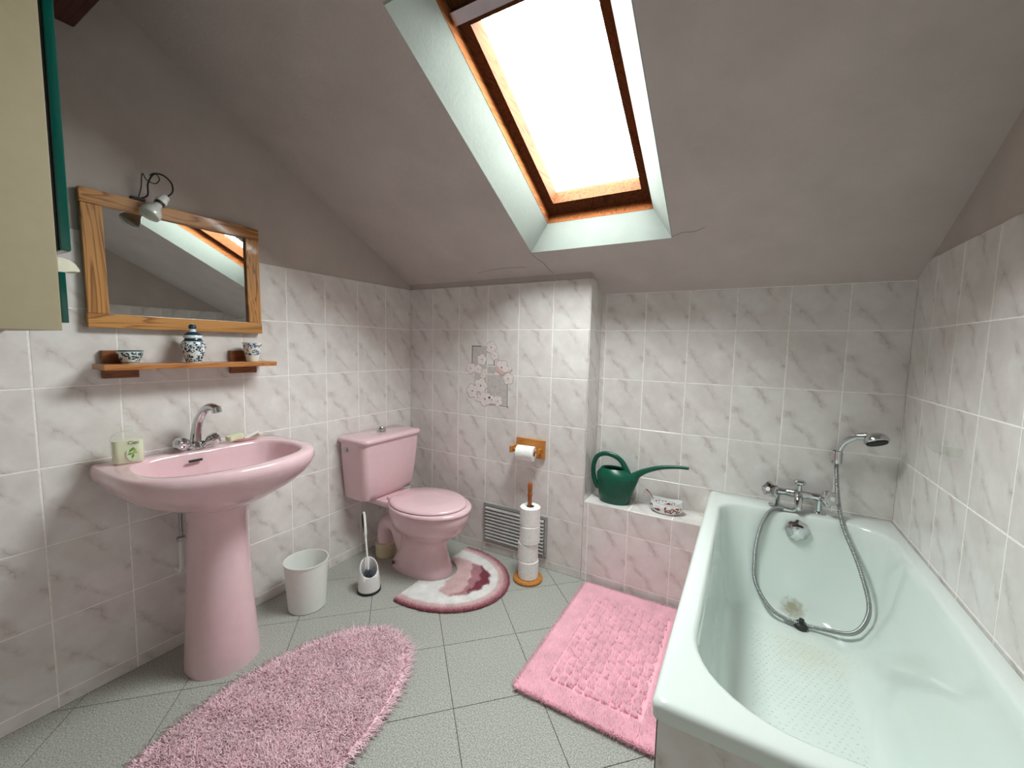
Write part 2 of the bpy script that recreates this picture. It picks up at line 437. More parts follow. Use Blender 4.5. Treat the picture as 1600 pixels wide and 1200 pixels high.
# ceiling: slope with skylight hole, flat part behind
HX0, HX1 = .932, 1.575
ca = math.cos(math.atan(SL)); sa = math.sin(math.atan(SL))
T0, T1 = .174, 1.222                       # hole along the slope
def sp(x, t, o=0.0): return Vector((x, -t * ca + o * sa, SZ + t * sa + o * ca))   # point on the slope, o = outwards
TB = -(D + .16) / ca; TE = -YC / ca
bm = BM(); CT = .11
outer = [(-.1, TB), (W + .1, TB), (W + .1, TE), (-.1, TE)]; hole = [(HX0, T0), (HX1, T0), (HX1, T1), (HX0, T1)]
vin, vout = [], []
for o_, dst in ((0, vin), (CT, vout)):
    dst.append([bm.verts.new(sp(x, t, o_)) for x, t in outer]); dst.append([bm.verts.new(sp(x, t, o_)) for x, t in hole])
for k in range(4):
    j = (k + 1) % 4
    for q in (vin, vout): bm.faces.new((q[0][k], q[0][j], q[1][j], q[1][k]))
    bm.faces.new((vin[1][k], vin[1][j], vout[1][j], vout[1][k])); bm.faces.new((vin[0][k], vin[0][j], vout[0][j], vout[0][k]))
wall('ceiling', bm, M_CEIL, 'sloped plaster ceiling with the roof window')
wall('ceiling_flat', box(BM(), (-.1, REAR - .1, ZC), (W + .1, YC + .02, ZC + .1)), M_CEIL, 'flat ceiling strip behind the slope')

# beam
b = emit('ceiling_beam', box(BM(), (-.003, -1.62, 2.158), (W + .003, -1.466, 2.36)), M_BEAM, bevel=.006, smooth=False, at=(1.2, -1.54, 2.158))
tag(b, 'dark red-brown timber beam under the sloped ceiling', 'beam')

# ------------------------------------------------------------------ roof window
OW = .10                                   # frame plane above the ceiling plane
FX0, FX1, FT0, FT1 = 1.023, 1.499, .243, 1.20
win = new_obj('window_1', None); win.location = sp((FX0 + FX1) / 2, FT0, OW); struct(win, 'brown wooden roof window with one large pane')
def sbox(bm, x0, x1, t0, t1, o0, o1):
    pts = [sp(x, t, o) for o in (o0, o1) for x, t in ((x0, t0), (x1, t0), (x1, t1), (x0, t1))]
    return loft(bm, [pts[:4], pts[4:]])
# plaster reveals flare from the hole to the frame
def reveal(a, b, c, d):
    q = [Vector(v) for v in (a, b, c, d)]; n = (q[1] - q[0]).cross(q[3] - q[0]).normalized()
    cen = sp((HX0 + HX1) / 2, (T0 + T1) / 2, .05)
    if n.dot(q[0] - cen) < 0: n = -n
    bm = BM(); loft(bm, [q, [v + n * .012 for v in q]]); emit('reveal_panel', bm, M_REVEAL, win, smooth=False)
e = -.0015
reveal(sp(HX0, T0, e), sp(HX1, T0, e), sp(FX1, FT0, OW), sp(FX0, FT0, OW))
reveal(sp(HX0, T1, e), sp(HX1, T1, e), sp(FX1, FT1, OW), sp(FX0, FT1, OW))
reveal(sp(HX0, T0, e), sp(HX0, T1, e), sp(FX0, FT1, OW), sp(FX0, FT0, OW))
reveal(sp(HX1, T0, e), sp(HX1, T1, e), sp(FX1, FT1, OW), sp(FX1, FT0, OW))
# fixed frame (wide enough to close the roof), then sash, glazing bead, pane
def ring(name, x0, x1, t0, t1, wx, wt0, wt1, o0, o1, mat):
    emit(name, sbox(BM(), x0, x0 + wx, t0, t1, o0, o1), mat, win, smooth=False)
    emit(name, sbox(BM(), x1 - wx, x1, t0, t1, o0, o1), mat, win, smooth=False)
    emit(name, sbox(BM(), x0 + wx, x1 - wx, t0, t0 + wt0, o0, o1), mat, win, smooth=False)
    emit(name, sbox(BM(), x0 + wx, x1 - wx, t1 - wt1, t1, o0, o1), mat, win, smooth=False)
FI = .001
ring('window_frame', FX0 - .11, FX1 + .11, FT0 - .12, FT1 + .12, .11 + FI, .12 + FI, .12 + FI, OW, OW + .13, M_SASH)
SX0, SX1, ST0, ST1 = FX0 + FI + .002, FX1 - FI - .002, FT0 + FI + .002, FT1 - FI - .002
SWD, SWB, SWT = .040, .066, ST1 - 1.044
ring('sash_bar', SX0, SX1, ST0, ST1, SWD, SWB, SWT, OW + .045, OW + .115, M_SASHD)
emit('pane', sbox(BM(), SX0 + SWD - .004, SX1 - SWD + .004, ST0 + SWB - .004, ST1 - SWT + .004, OW + .100, OW + .104), M_PANE, win, smooth=False)
emit('vent_bar', sbox(BM(), SX0 + .004, SX1 - .004, 1.064, 1.100, OW + .022, OW + .044), M_STEEL, win, bevel=.003, smooth=False)
# sampling portal for the daylight entering through the pane
pd = bpy.data.lights.new('skylight_portal', 'AREA'); pd.shape = 'RECTANGLE'; pd.size = SX1 - SX0 - 2 * SWD; pd.size_y = ST1 - ST0; pd.cycles.is_portal = True
po = bpy.data.objects.new('skylight_portal', pd); COL.objects.link(po)
nrm = sp(0, 0, 1) - sp(0, 0, 0); up = sp(0, 1) - sp(0, 0); rt = up.cross(nrm)
c0 = sp((SX0 + SX1) / 2, (ST0 + ST1) / 2, OW + .135)
po.matrix_world = Matrix(((rt.x, up.x, nrm.x, c0.x), (rt.y, up.y, nrm.y, c0.y), (rt.z, up.z, nrm.z, c0.z), (0, 0, 0, 1)))

# ------------------------------------------------------------------ bathtub
BX0, BX1, BY0, BY1, BZ = 1.757, 2.4135, -1.207, .169, .54
tub = thing('bathtub', (BX0, BY0, 0), 'pale mint-white enamel bathtub along the right tiled wall', 'bathtub')
IN = (1.812, 2.368, -1.150, .045)
rad = [.13, .10, .20, .22]      # (x1,y1),(x0,y1),(x0,y0),(x1,y0)
def bring(l, r, n, f, z, k=0.0): # inner ring inset: left, right, near, far
    return rrect(IN[0] + l, IN[1] - r, IN[2] + n, IN[3] - f, [max(.02, q + k) for q in rad], z, 10)
rings = [rrect(BX0 + .002, BX1, BY0 + .002, BY1, .016, BZ - .035, 10), rrect(BX0, BX1, BY0, BY1, .018, BZ - .012, 10),
         rrect(BX0 + .003, BX1 - .002, BY0 + .003, BY1 - .002, .018, BZ - .004, 10), rrect(BX0 + .010, BX1 - .004, BY0 + .010, BY1 - .004, .018, BZ, 10),
         rrect(BX0 + .016, BX1 - .006, BY0 + .016, BY1 - .006, .018, BZ + .001, 10),
         bring(-.012, -.012, -.012, -.012, BZ + .001, .012), bring(-.004, -.004, -.004, -.004, BZ - .002, .004), bring(.001, .002, .002, .001, BZ - .010),
         bring(.006, .008, .010, .008, BZ - .04), bring(.018, .03, .04, .028, .36), bring(.032, .055, .085, .048, .25), bring(.044, .08, .12, .062, .19),
         bring(.062, .11, .16, .085, .158, -.03), bring(.080, .13, .20, .105, .1435, -.05), bring(.10, .15, .24, .125, .14, -.07)]
bm = BM(); loft(bm, rings, cap0=False, cap1=True)
emit('shell', bm, M_BATH, tub, angle=60)
# non-slip dots (fine relief nobody could count)
bm = BM()
for i in range(17):
    for j in range(30):
        x = 1.955 + i * .0165 + (j % 2) * .008; y = -.20 - j * .0165
        if rng.random() < .16: continue
        a = rng.uniform(.4, .9) * (1 if (i + j) % 2 else -1)
        c = Vector((x, y, .1400)); u = Vector((math.cos(a), math.sin(a), 0)) * .0046; w = Vector((-math.sin(a), math.cos(a), 0)) * .0019
        loft(bm, [[c + u, c + w, c - u, c - w], [c + u * .8 + Vector((0, 0, .0011)), c + w * .7 + Vector((0, 0, .0011)), c - u * .8 + Vector((0, 0, .0011)), c - w * .7 + Vector((0, 0, .0011))]])
d = emit('nonslip_dots', bm, plain('nonslip_grey', (206, 217, 208), .5), tub, smooth=False); d['kind'] = 'stuff'
# overflow rosette
ov = BM(); oc = (2.094, .030, .478)
lathe(ov, [(.038, 0), (.042, .004), (.040, .010), (.030, .016), (.014, .019), (.0, .020)], oc, (0, -1, .12), 48, mod=lambda t, h: 1 + (.05 * math.cos(8 * t) if h < .013 else 0))
op = emit('overflow_plate', ov, M_CHROME, tub)
bm = BM(); tube(bm, [(2.076, .0195, .497), (2.094, .0175, .502), (2.112, .0195, .497)], .0055, 10); emit('overflow_slot', bm, M_BLACK, op)
# waste
bm = BM(); lathe(bm, [(.036, 0), (.035, .003), (.026, .004), (.024, .001), (.0, .001)], (2.10, -.075, .1415), (0, 0, 1), 32); dw = emit('waste_ring', bm, M_STEEL, tub)
pl_ = BM(); lathe(pl_, [(.022, 0), (.024, .010), (.020, .018), (.008, .022), (.006, .034), (.009, .038), (.0, .040)], (2.118, -.098, .143), (0, -.25, 1), 24)
tag(emit('bath_plug', pl_, plain('dark_plug', (52, 56, 54), .35, .3), at=(2.118, -.098, .143)), 'small dark plug lying beside the bath waste', 'plug')

# tiled surround under the rim
PX, PY = BX0 + .010, BY0 + .012
sur = thing('bath_surround', (PX, PY, 0), 'marbled tile panels closing the bath below its rim', 'bath surround')
emit('panel_core', box(BM(), (PX + .004, PY + .004, 0.0), (W - .005, PY + .03, BZ - .035)), M_PAINT, sur, smooth=False)
emit('panel_core', box(BM(), (PX + .004, PY + .03, 0.0), (PX + .03, -.005, BZ - .035)), M_PAINT, sur, smooth=False)
emit('grout_bed', box(BM(), (PX + .0007, PY + .0007, 0.0), (W - .006, PY + .006, BZ - .035)), M_GROUT, sur, smooth=False)
emit('grout_bed', box(BM(), (PX + .0007, PY + .0007, 0.0), (PX + .006, -.004, BZ - .035)), M_GROUT, sur, smooth=False)
lay(sur, 'back', (0, PY, 0), [PX, 1.9545, 2.1557, 2.3569, W - .006], [.002, F0, ROWS[1], BZ - .036])
lay(sur, 'right', (PX, 0, 0), [.006] + [.0121 + TW * k for k in range(1, 6)] + [-PY], [.002, F0, ROWS[1], BZ - .036])

# ------------------------------------------------------------------ bath mixer, hose, hand shower
mx = thing('bath_mixer', (2.094, .105, BZ), 'chrome two-handle bath mixer standing on the bath rim', 'tap')
zz = .607
bm = BM(); tube(bm, [(2.01, .105, zz), (2.05, .105, zz + .002), (2.094, .10, zz + .002), (2.138, .105, zz + .002), (2.178, .105, zz)], [.017, .014, .021, .014, .017], 16); emit('mixer_body', bm, M_CHROME, mx)
for sx in (2.02, 2.168):
    bm = BM(); lathe(bm, [(.027, 0), (.028, .004), (.014, .010), (.012, .05), (.016, .062)], (sx, .108, BZ + .0015), (0, 0, 1), 24); emit('foot', bm, M_CHROME, mx)
for sx, s in ((2.008, -1), (2.180, 1)):
    ax = Vector((s * .45, -.8, .25))
    bm = BM(); lathe(bm, [(.015, 0), (.018, .012), (.029, .020), (.032, .036), (.027, .046), (.012, .050), (.0, .050)], (sx, .100, zz + .002), ax, 40, mod=lambda t, h: 1 + (.10 * math.cos(5 * t) if h > .018 else 0)); h = emit('handle', bm, M_CHROME, mx)
    bm = BM(); lathe(bm, [(.009, .0495), (.009, .0515), (.0, .0518)], (sx, .100, zz + .002), ax, 20); emit('handle_cap', bm, M_WHITE, h)
bm = BM(); lathe(bm, [(.012, 0), (.009, .02), (.010, .028), (.021, .036), (.023, .044), (.016, .050), (.0, .051)], (2.097, .100, zz + .012), (0, 0, 1), 24); emit('diverter_knob', bm, M_CHROME, mx)
bm = BM(); tube(bm, [(2.094, .098, zz), (2.094, .065, zz - .008), (2.092, .048, zz - .030), (2.092, .046, zz - .046)], [.017, .016, .014, .014], 16); emit('spout', bm, M_CHROME, mx)
bm = BM(); tube(bm, [(2.094, .075, zz - .018), (2.088, .062, zz - .048), (2.075, .058, zz - .058), (2.055, .056, zz - .058), (2.042, .054, zz - .057)], [.010, .010, .010, .0095, .0095], 14); emit('hose_union', bm, M_CHROME, mx)

HOSE = [(2.046, .054, .549), (2.012, .045, .546), (1.985, .03, .515), (1.962, .012, .44), (1.953, .0, .337), (1.963, -.02, .235), (2.020, -.085, .176), (2.095, -.100, .158),
        (2.196, -.100, .162), (2.261, -.143, .20), (2.292, -.160, .265), (2.297, -.150, .338), (2.276, -.06, .432), (2.241, .035, .528), (2.226, .10, .63), (2.219, .132, .735), (2.218, .135, .756)]
hp = smooth_path(HOSE, 18)
bm = BM(); rings = []
u, w, _ = frame_from(hp[1] - hp[0])
L = 0
for i, p in enumerate(hp):
    t = (hp[min(i + 1, len(hp) - 1)] - hp[max(i - 1, 0)]).normalized(); u = (u - t * u.dot(t)).normalized(); w = t.cross(u)
    nxt = hp[i + 1] if i + 1 < len(hp) else None
    for q, rr in ((0, .0056), (.3, .0082), (.7, .0082)):
        if nxt is None and q: break
        c = p.lerp(nxt, q) if nxt else p
        rings.append([c + (u * math.cos(a) + w * math.sin(a)) * rr for a in [2 * PI * k / 10 for k in range(10)]])
loft(bm, rings)
tag(emit('shower_hose', bm, M_STEEL, at=(2.09, -.08, .14), angle=80), 'ribbed metal shower hose looping down into the bathtub', 'hose')
br = thing('shower_bracket', (2.217, D, .75), 'chrome wall bracket holding the hand shower above the bath', 'bracket')
bm = BM(); tube(bm, [(2.217, D - .001, .775), (2.217, .150, .775)], .014, 16, sm=0); emit('wall_mount', bm, M_CHROME, br)
bm = BM(); lathe(bm, [(.013, -.004), (.019, 0), (.020, .040), (.018, .050), (.0125, .050), (.0125, -.004)], (2.217, .135, .755), (0, 0, 1), 20, caps=False); emit('holder_ring', bm, M_CHROME, br)
sh = thing('hand_shower', (2.219, .134, .76), 'curved chrome hand shower resting in its wall bracket', 'shower head')
bm = BM(); tube(bm, [(2.218, .135, .752), (2.221, .134, .80), (2.236, .125, .845), (2.266, .110, .873), (2.30, .097, .882)], [.0105, .011, .012, .013, .017], 16); emit('handle', bm, M_CHROME, sh)
ax = Vector((.22, -.46, -.86)); hc = (2.320, .088, .886)
bm = BM(); lathe(bm, [(.0, -.012), (.018, -.010), (.032, -.002), (.039, .012), (.040, .022), (.036, .026)], hc, ax, 32); emit('spray_head', bm, M_CHROME, sh)
bm = BM(); lathe(bm, [(.034, .0255), (.033, .030), (.0, .030)], hc, ax, 28); emit('spray_face', bm, M_BLACK, sh)

# clear soap dish stuck to the right wall
bm = BM(); rr_ = []
for z, k in ((.912, .35), (.918, .75), (.930, .95), (.945, 1.0)):
    rr_.append([Vector((W - .004 - .055 * k * math.sin(PI * i / 16), -.305 + .065 * k * math.cos(PI * i / 16), z)) for i in range(17)])
loft(bm, rr_, cap0=True, cap1=False)
tag(emit('soap_holder', bm, M_CLEAR, at=(W, -.305, .912)), 'clear plastic soap holder stuck on the right wall tiles', 'soap dish')

# ------------------------------------------------------------------ washbasin on pedestal
WB = thing('washbasin', (.2, -1.215, 0), 'pink ceramic washbasin on a tall pedestal', 'washbasin')
CYB = -1.212
half = [(0.006, .300), (.08, .304), (.16, .306), (.24, .305), (.30, .300), (.345, .288), (.385, .264), (.42, .228), (.447, .180), (.468, .125), (.482, .065), (.487, 0)]
def outline(kx, ky, z, x_off=0.006, dx=0):
    pts = [(max(x_off, .2 + (x - .2) * kx), y * ky) for x, y in half]
    left = [Vector((x, CYB - y, z)) for x, y in pts]; right = [Vector((x, CYB + y, z)) for x, y in reversed(pts[:-1])]
    return left + right          # starts at back-left, round the front, to back-right
def densify(r, nb=12):
    """add points along the back edge so the ring closes evenly"""
    a, b = r[-1], r[0]
    return r + [a.lerp(b, (k + 1) / (nb + 1)) for k in range(nb)]
ihalf = [(.112, .0), (.104, .09), (.104, .15), (.112, .19), (.135, .224), (.175, .243), (.24, .250), (.30, .245), (.35, .228), (.385, .195), (.41, .15), (.425, .10), (.434, .05), (.437, 0)]
def inner(kx, ky, z, cx=.25):
    P = [(cx + (x - cx) * kx, y * ky) for x, y in ihalf]
    left = [Vector((x, CYB - y, z)) for x, y in P]; right = [Vector((x, CYB + y, z)) for x, y in reversed(P[1:-1])]
    return left + right
def resample(r, n, start):
    """resample closed ring to n points, starting at the point nearest `start` angle around the centre"""
    c = sum(r, Vector()) / len(r)
    # by polar angle about a common centre so rings of different makes line up
    c = Vector((.225, CYB, r[0].z)); out = []
    m = len(r)
    for k in range(n):
        a = 2 * PI * k / n + start; d = Vector((math.cos(a), math.sin(a)))
        best = None
        for i in range(m):
            p, q = (r[i] - c).xy, (r[(i + 1) % m] - c).xy
            e = q - p; den = d.x * -e.y + d.y * e.x
            if abs(den) < 1e-9: continue
            t = (p.x * -e.y + p.y * e.x) / den; s_ = (d.x * p.y - d.y * p.x) / den
            if t > 0 and -1e-6 <= s_ <= 1 + 1e-6 and (best is None or t > best): best = t
        out.append(Vector((c.x + d.x * best, c.y + d.y * best, r[0].z)))
    return out
NB = 96
O = lambda kx, ky, z: resample(densify(outline(kx, ky, z)), NB, .01)
I = lambda kx, ky, z: resample(inner(kx, ky, z), NB, .01)
rings = [O(.42, .30, .605), O(.52, .40, .618), O(.66, .58, .640), O(.79, .76, .668), O(.89, .90, .700), O(.955, .97, .728), O(.99, .998, .750), O(1, 1, .762), O(.997, .996, .773), O(.985, .985, .782), O(.968, .966, .786),
         I(1.035, 1.03, .787), I(1.01, 1.008, .784), I(.99, .99, .775), I(.96, .965, .745), I(.90, .91, .705), I(.78, .80, .672), I(.55, .58, .655), I(.28, .25, .650)]
bm = BM(); loft(bm, rings); emit('basin', bm, M_PINK, WB, angle=70)
bm = BM(); tube(bm, [(.1255, CYB - .062, .759), (.1255, CYB - .02, .759)], .0045, 10, sm=0); emit('overflow_slot', bm, M_BLACK, WB)
bm = BM(); lathe(bm, [(.03, 0), (.03, .003), (.02, .004), (0, .002)], (.27, CYB, .6505), (0, 0, 1), 24); emit('basin_waste', bm, M_CHROME, WB)
def pring(cx, a, b, z, n=40):
    return [Vector((cx + a * math.copysign(abs(math.cos(t)) ** .85, math.cos(t)), CYB - .012 + b * math.sin(t), z)) for t in [2 * PI * k / n for k in range(n)]]
bm = BM(); loft(bm, [pring(.20, .125, .118, 0), pring(.20, .125, .118, .006), pring(.20, .121, .115, .06), pring(.20, .112, .105, .20), pring(.20, .104, .096, .36), pring(.20, .100, .090, .48), pring(.202, .101, .088, .555), pring(.206, .112, .096, .595), pring(.212, .130, .112, .626), pring(.215, .13, .112, .634)])
emit('pedestal', bm, M_PINK, WB, angle=60)
# supply pipe next to the pedestal
pp = thing('supply_pipe', (.04, -1.282, .32), 'thin pale water pipe on the wall behind the basin pedestal', 'pipe')
bm = BM(); tube(bm, [(.045, -1.276, .66), (.045, -1.279, .42)], .0065, 12, sm=0); emit('riser', bm, M_STEEL, pp)
bm = BM(); tube(bm, [(.045, -1.279, .45), (.045, -1.281, .34), (.035, -1.281, .322), (.001, -1.281, .320)], .010, 12); emit('elbow_pipe', bm, M_WHITE, pp)
bm = BM(); lathe(bm, [(.012, 0), (.015, .004), (.015, .014), (.011, .018)], (.045, -1.279, .44), (0, 0, 1), 6); emit('pipe_nut', bm, M_STEEL, pp)

# basin tap
tp = thing('basin_tap', (.065, -1.225, .786), 'chrome mixer tap with curved spout on the pink basin', 'tap')
bm = BM(); lathe(bm, [(.026, 0), (.027, .004), (.024, .014), (.020, .026), (.016, .040), (.012, .044)], (.066, -1.225, .786), (0, 0, 1), 28); emit('tap_body', bm, M_CHROME, tp)
for s in (-1, 1):
    c = Vector((.070, -1.225 + s * .012, .800)); ax = Vector((.30, s * .85, .42)).normalized()
    bm = BM(); lathe(bm, [(.016, 0), (.013, .016), (.014, .024), (.021, .034), (.023, .056), (.019, .066), (.0, .067)], c, ax, 36, mod=lambda t, h: 1 + (.07 * math.cos(6 * t) if h > .03 else 0)); h = emit('tap_handle', bm, M_CHROME, tp)
    bm = BM(); lathe(bm, [(.009, .066), (.009, .0690), (.0, .0692)], c, ax, 16); emit('handle_cap', bm, M_STEEL, h)
bm = BM(); tube(bm, [(.066, -1.225, .815), (.068, -1.222, .86), (.080, -1.216, .905), (.108, -1.208, .942), (.145, -1.202, .955), (.172, -1.199, .950)], [.018, .017, .0155, .0145, .0135, .0125], 16); sp_ = emit('spout', bm, M_CHROME, tp)
bm = BM(); lathe(bm, [(.013, 0), (.0155, .003), (.0155, .022), (.012, .024), (.0, .024)], (.170, -1.199, .957), (.25, .05, -1), 20); emit('aerator', bm, M_CHROME, sp_)

# liquid soap bottle
SB = Vector((.092, -1.432, .7865))
bt = thing('soap_bottle', SB, 'clear soap bottle with green leaf label on the basin', 'soap bottle')
RB = Matrix.Rotation(math.radians(-14), 4, 'Z')
def bottle_ring(a, b, z, r): return [SB + RB @ Vector((p.x, p.y, z)) for p in rrect(-b, b, -a, a, r, 0, 6)]
bm = BM(); loft(bm, [bottle_ring(.036, .020, .0, .016), bottle_ring(.041, .025, .006, .018), bottle_ring(.042, .026, .05, .018), bottle_ring(.042, .026, .082, .018), bottle_ring(.038, .024, .096, .018), bottle_ring(.028, .02, .104, .016), bottle_ring(.018, .017, .108, .014)])
emit('bottle_shell', bm, M_CLEAR, bt, angle=60)
bm = BM(); loft(bm, [bottle_ring(.034, .018, .002, .014), bottle_ring(.0385, .0225, .008, .016), bottle_ring(.0393, .0233, .05, .016), bottle_ring(.0393, .0233, .080, .016)])
emit('liquid_soap', bm, plain('milky_soap', (222, 226, 198), .25, var=.01), bt, angle=60)
bm = BM(); lathe(bm, [(.013, .107), (.015, .108), (.015, .121), (.013, .123), (.0, .1235)], SB, (0, 0, 1), 24); emit('cap', bm, M_CLEAR, bt)
FR = Matrix.Translation(SB) @ RB      # front face of the bottle is local +x
lab = BM(); prism(lab, [(-.004 + .016 * math.cos(t), .034 + .022 * math.sin(t)) for t in [2 * PI * k / 24 for k in range(24)]], 'x', .0262, .0266)
bmesh.ops.transform(lab, matrix=FR @ Matrix.Translation((0, .014, 0)), verts=lab.verts); lb = emit('label', lab, plain('label_pale_green', (206, 220, 190), .4), bt, smooth=False)
M_LEAF = plain('label_leaf_green', (104, 150, 52), .45); M_LEAF2 = plain('label_leaf_light', (160, 192, 92), .45)
for k, (y, z, a, ln) in enumerate(((.006, .048, .9, .022), (.014, .050, 2.2, .020), (.004, .036, .3, .018), (.016, .040, 2.7, .018), (.010, .028, 1.3, .020), (.012, .052, 1.5, .014))):
    bm = BM(); d = Vector((math.cos(a), math.sin(a))); n_ = Vector((-d.y, d.x)); c = Vector((y, z))
    prism(bm, [tuple(c - d * ln / 2), tuple(c - n_ * .0035), tuple(c + d * ln / 2), tuple(c + n_ * .0035)], 'x', .0267, .0270)
    bmesh.ops.transform(bm, matrix=FR, verts=bm.verts); emit('leaf_print', bm, (M_LEAF, M_LEAF2)[k % 2], lb, smooth=False)
cu = bpy.data.curves.new('lettering', 'FONT'); cu.body = 'Cien'; cu.size = .015; cu.extrude = .0002; cu.align_x = 'CENTER'; cu.shear = .2
to = bpy.data.objects.new('lettering', cu); COL.objects.link(to)
me = bpy.data.meshes.new_from_object(to); bpy.data.objects.remove(to); bpy.data.curves.remove(cu)
me.materials.clear(); me.materials.append(M_BLACK)
lo = new_obj('lettering', me, bt)
lo.matrix_local = RB @ Matrix.Translation((.0266, .012, .068)) @ Matrix(((0, 0, 1, 0), (1, 0, 0, 0), (0, 1, 0, 0), (0, 0, 0, 1)))

# soap dish with soap and small brush
sd = tag(emit('soap_dish', lathe(BM(), [(.0, 0), (.03, 0), (.040, .006), (.046, .014), (.0435, .014), (.037, .008), (.0, .0045)], (.062, -1.045, .7875), (0, 0, 1), 36, sx=.72, sy=1.3), plain('shell_pink_dish', (214, 176, 172), .3), at=(.062, -1.045, .7875)), 'small oval pink dish on the basin holding soap', 'soap dish')
bm = BM(); loft(bm, [rrect(-.020, .020, -.030, .030, .012, z, 5) for z in (0, .002, .016, .019)]); 
bmesh.ops.transform(bm, matrix=Matrix.Translation((.062, -1.085, .799)) @ Matrix.Rotation(.1, 4, 'X'), verts=bm.verts)
tag(emit('soap_bar', bm, plain('pale_soap', (222, 224, 190), .5), bevel=.003, at=(.062, -1.085, .799)), 'pale yellow bar of soap in the oval dish', 'soap')
bm = BM(); loft(bm, [rrect(-.007, .007, -.036, .036, .006, z, 5) for z in (0, .010)])
bmesh.ops.transform(bm, matrix=Matrix.Translation((.060, -1.018, .801)) @ Matrix.Rotation(.28, 4, 'X') @ Matrix.Rotation(.25, 4, 'Z'), verts=bm.verts)
nb = thing('nail_brush', (.060, -1.018, .80), 'little white nail brush leaning in the soap dish', 'brush')
emit('brush_back', bm, M_WHITE, nb, bevel=.002)
bm = BM(); box(bm, (-.005, -.030, -.007), (.005, .030, .001)); bmesh.ops.transform(bm, matrix=Matrix.Translation((.060, -1.018, .801)) @ Matrix.Rotation(.28, 4, 'X') @ Matrix.Rotation(.25, 4, 'Z'), verts=bm.verts); emit('bristles', bm, plain('grey_bristles', (150, 146, 132), .9), nb, smooth=False)

# ------------------------------------------------------------------ mirror with wooden frame, lamp
MY0, MY1, MZ0, MZ1 = -1.490, -.941, 1.236, 1.677
mr = thing('wall_mirror', (0, (MY0 + MY1) / 2, MZ0), 'rectangular mirror in a pine frame above the basin shelf', 'mirror')
FWT, FWS = .046, .054
emit('top_rail', box(BM(), (.001, MY0, MZ1 - FWT), (.022, MY1, MZ1)), M_PINE_Y, mr, bevel=.002, smooth=False)
emit('bottom_rail', box(BM(), (.001, MY0, MZ0), (.022, MY1, MZ0 + FWT)), M_PINE_Y, mr, bevel=.002, smooth=False)
emit('stile', box(BM(), (.001, MY0 + .002, MZ0 + FWT + .0006), (.0215, MY0 + FWS, MZ1 - FWT - .0006)), M_PINE_Z, mr, bevel=.002, smooth=False)
emit('stile', box(BM(), (.001, MY1 - FWS, MZ0 + FWT + .0006), (.0215, MY1 - .002, MZ1 - FWT - .0006)), M_PINE_Z, mr, bevel=.002, smooth=False)
emit('mirror_glass', box(BM(), (.002, MY0 + FWS - .006, MZ0 + FWT - .006), (.010, MY1 - FWS + .006, MZ1 - FWT + .006)), M_MIRROR, mr, smooth=False)
mr.location.x = .0078; mr.rotation_euler = (0, -.017, 0)      # hangs over the tile edge, so it leans back
lp = thing('spot_lamp', (.02, -1.342, MZ1), 'bare reflector bulb on curled black wires above the mirror', 'lamp')
bm = BM(); box(bm, (.004, -1.362, MZ1 + .0005), (.026, -1.322, MZ1 + .010)); emit('lamp_foot', bm, M_BLACK, lp, bevel=.002)
bm = BM(); tube(bm, [(.016, -1.335, 1.686), (.03, -1.318, 1.700), (.05, -1.322, 1.735), (.072, -1.312, 1.765), (.088, -1.290, 1.764), (.096, -1.272, 1.742), (.092, -1.270, 1.715), (.086, -1.286, 1.694)], .0026, 8); emit('wire', bm, M_BLACK, lp)
bm = BM(); tube(bm, [(.018, -1.34, 1.686), (.03, -1.335, 1.72), (.04, -1.333, 1.765), (.05, -1.325, 1.745), (.06, -1.305, 1.738), (.066, -1.295, 1.756), (.06, -1.306, 1.772), (.052, -1.318, 1.762)], .0016, 8); emit('wire', bm, M_BLACK, lp)
ba = Vector((.10, -.55, -.78)).normalized(); b0 = Vector((.086, -1.286, 1.697))
bm = BM(); lathe(bm, [(.008, 0), (.013, .004), (.014, .018), (.017, .022), (.017, .034)], b0, ba, 24); emit('bulb_socket', bm, M_WHITE, lp)
bm = BM(); lathe(bm, [(.0145, .033), (.0145, .043)], b0, ba, 20); emit('socket_collar', bm, plain('brown_collar', (52, 34, 26), .5), lp)
bm = BM(); lathe(bm, [(.012, .042), (.014, .052), (.020, .064), (.028, .076), (.0315, .088), (.030, .096), (.020, .103), (.0, .106)], b0, ba, 32); emit('bulb', bm, plain('frosted_bulb', (196, 200, 194), .2, coat=.5), lp)

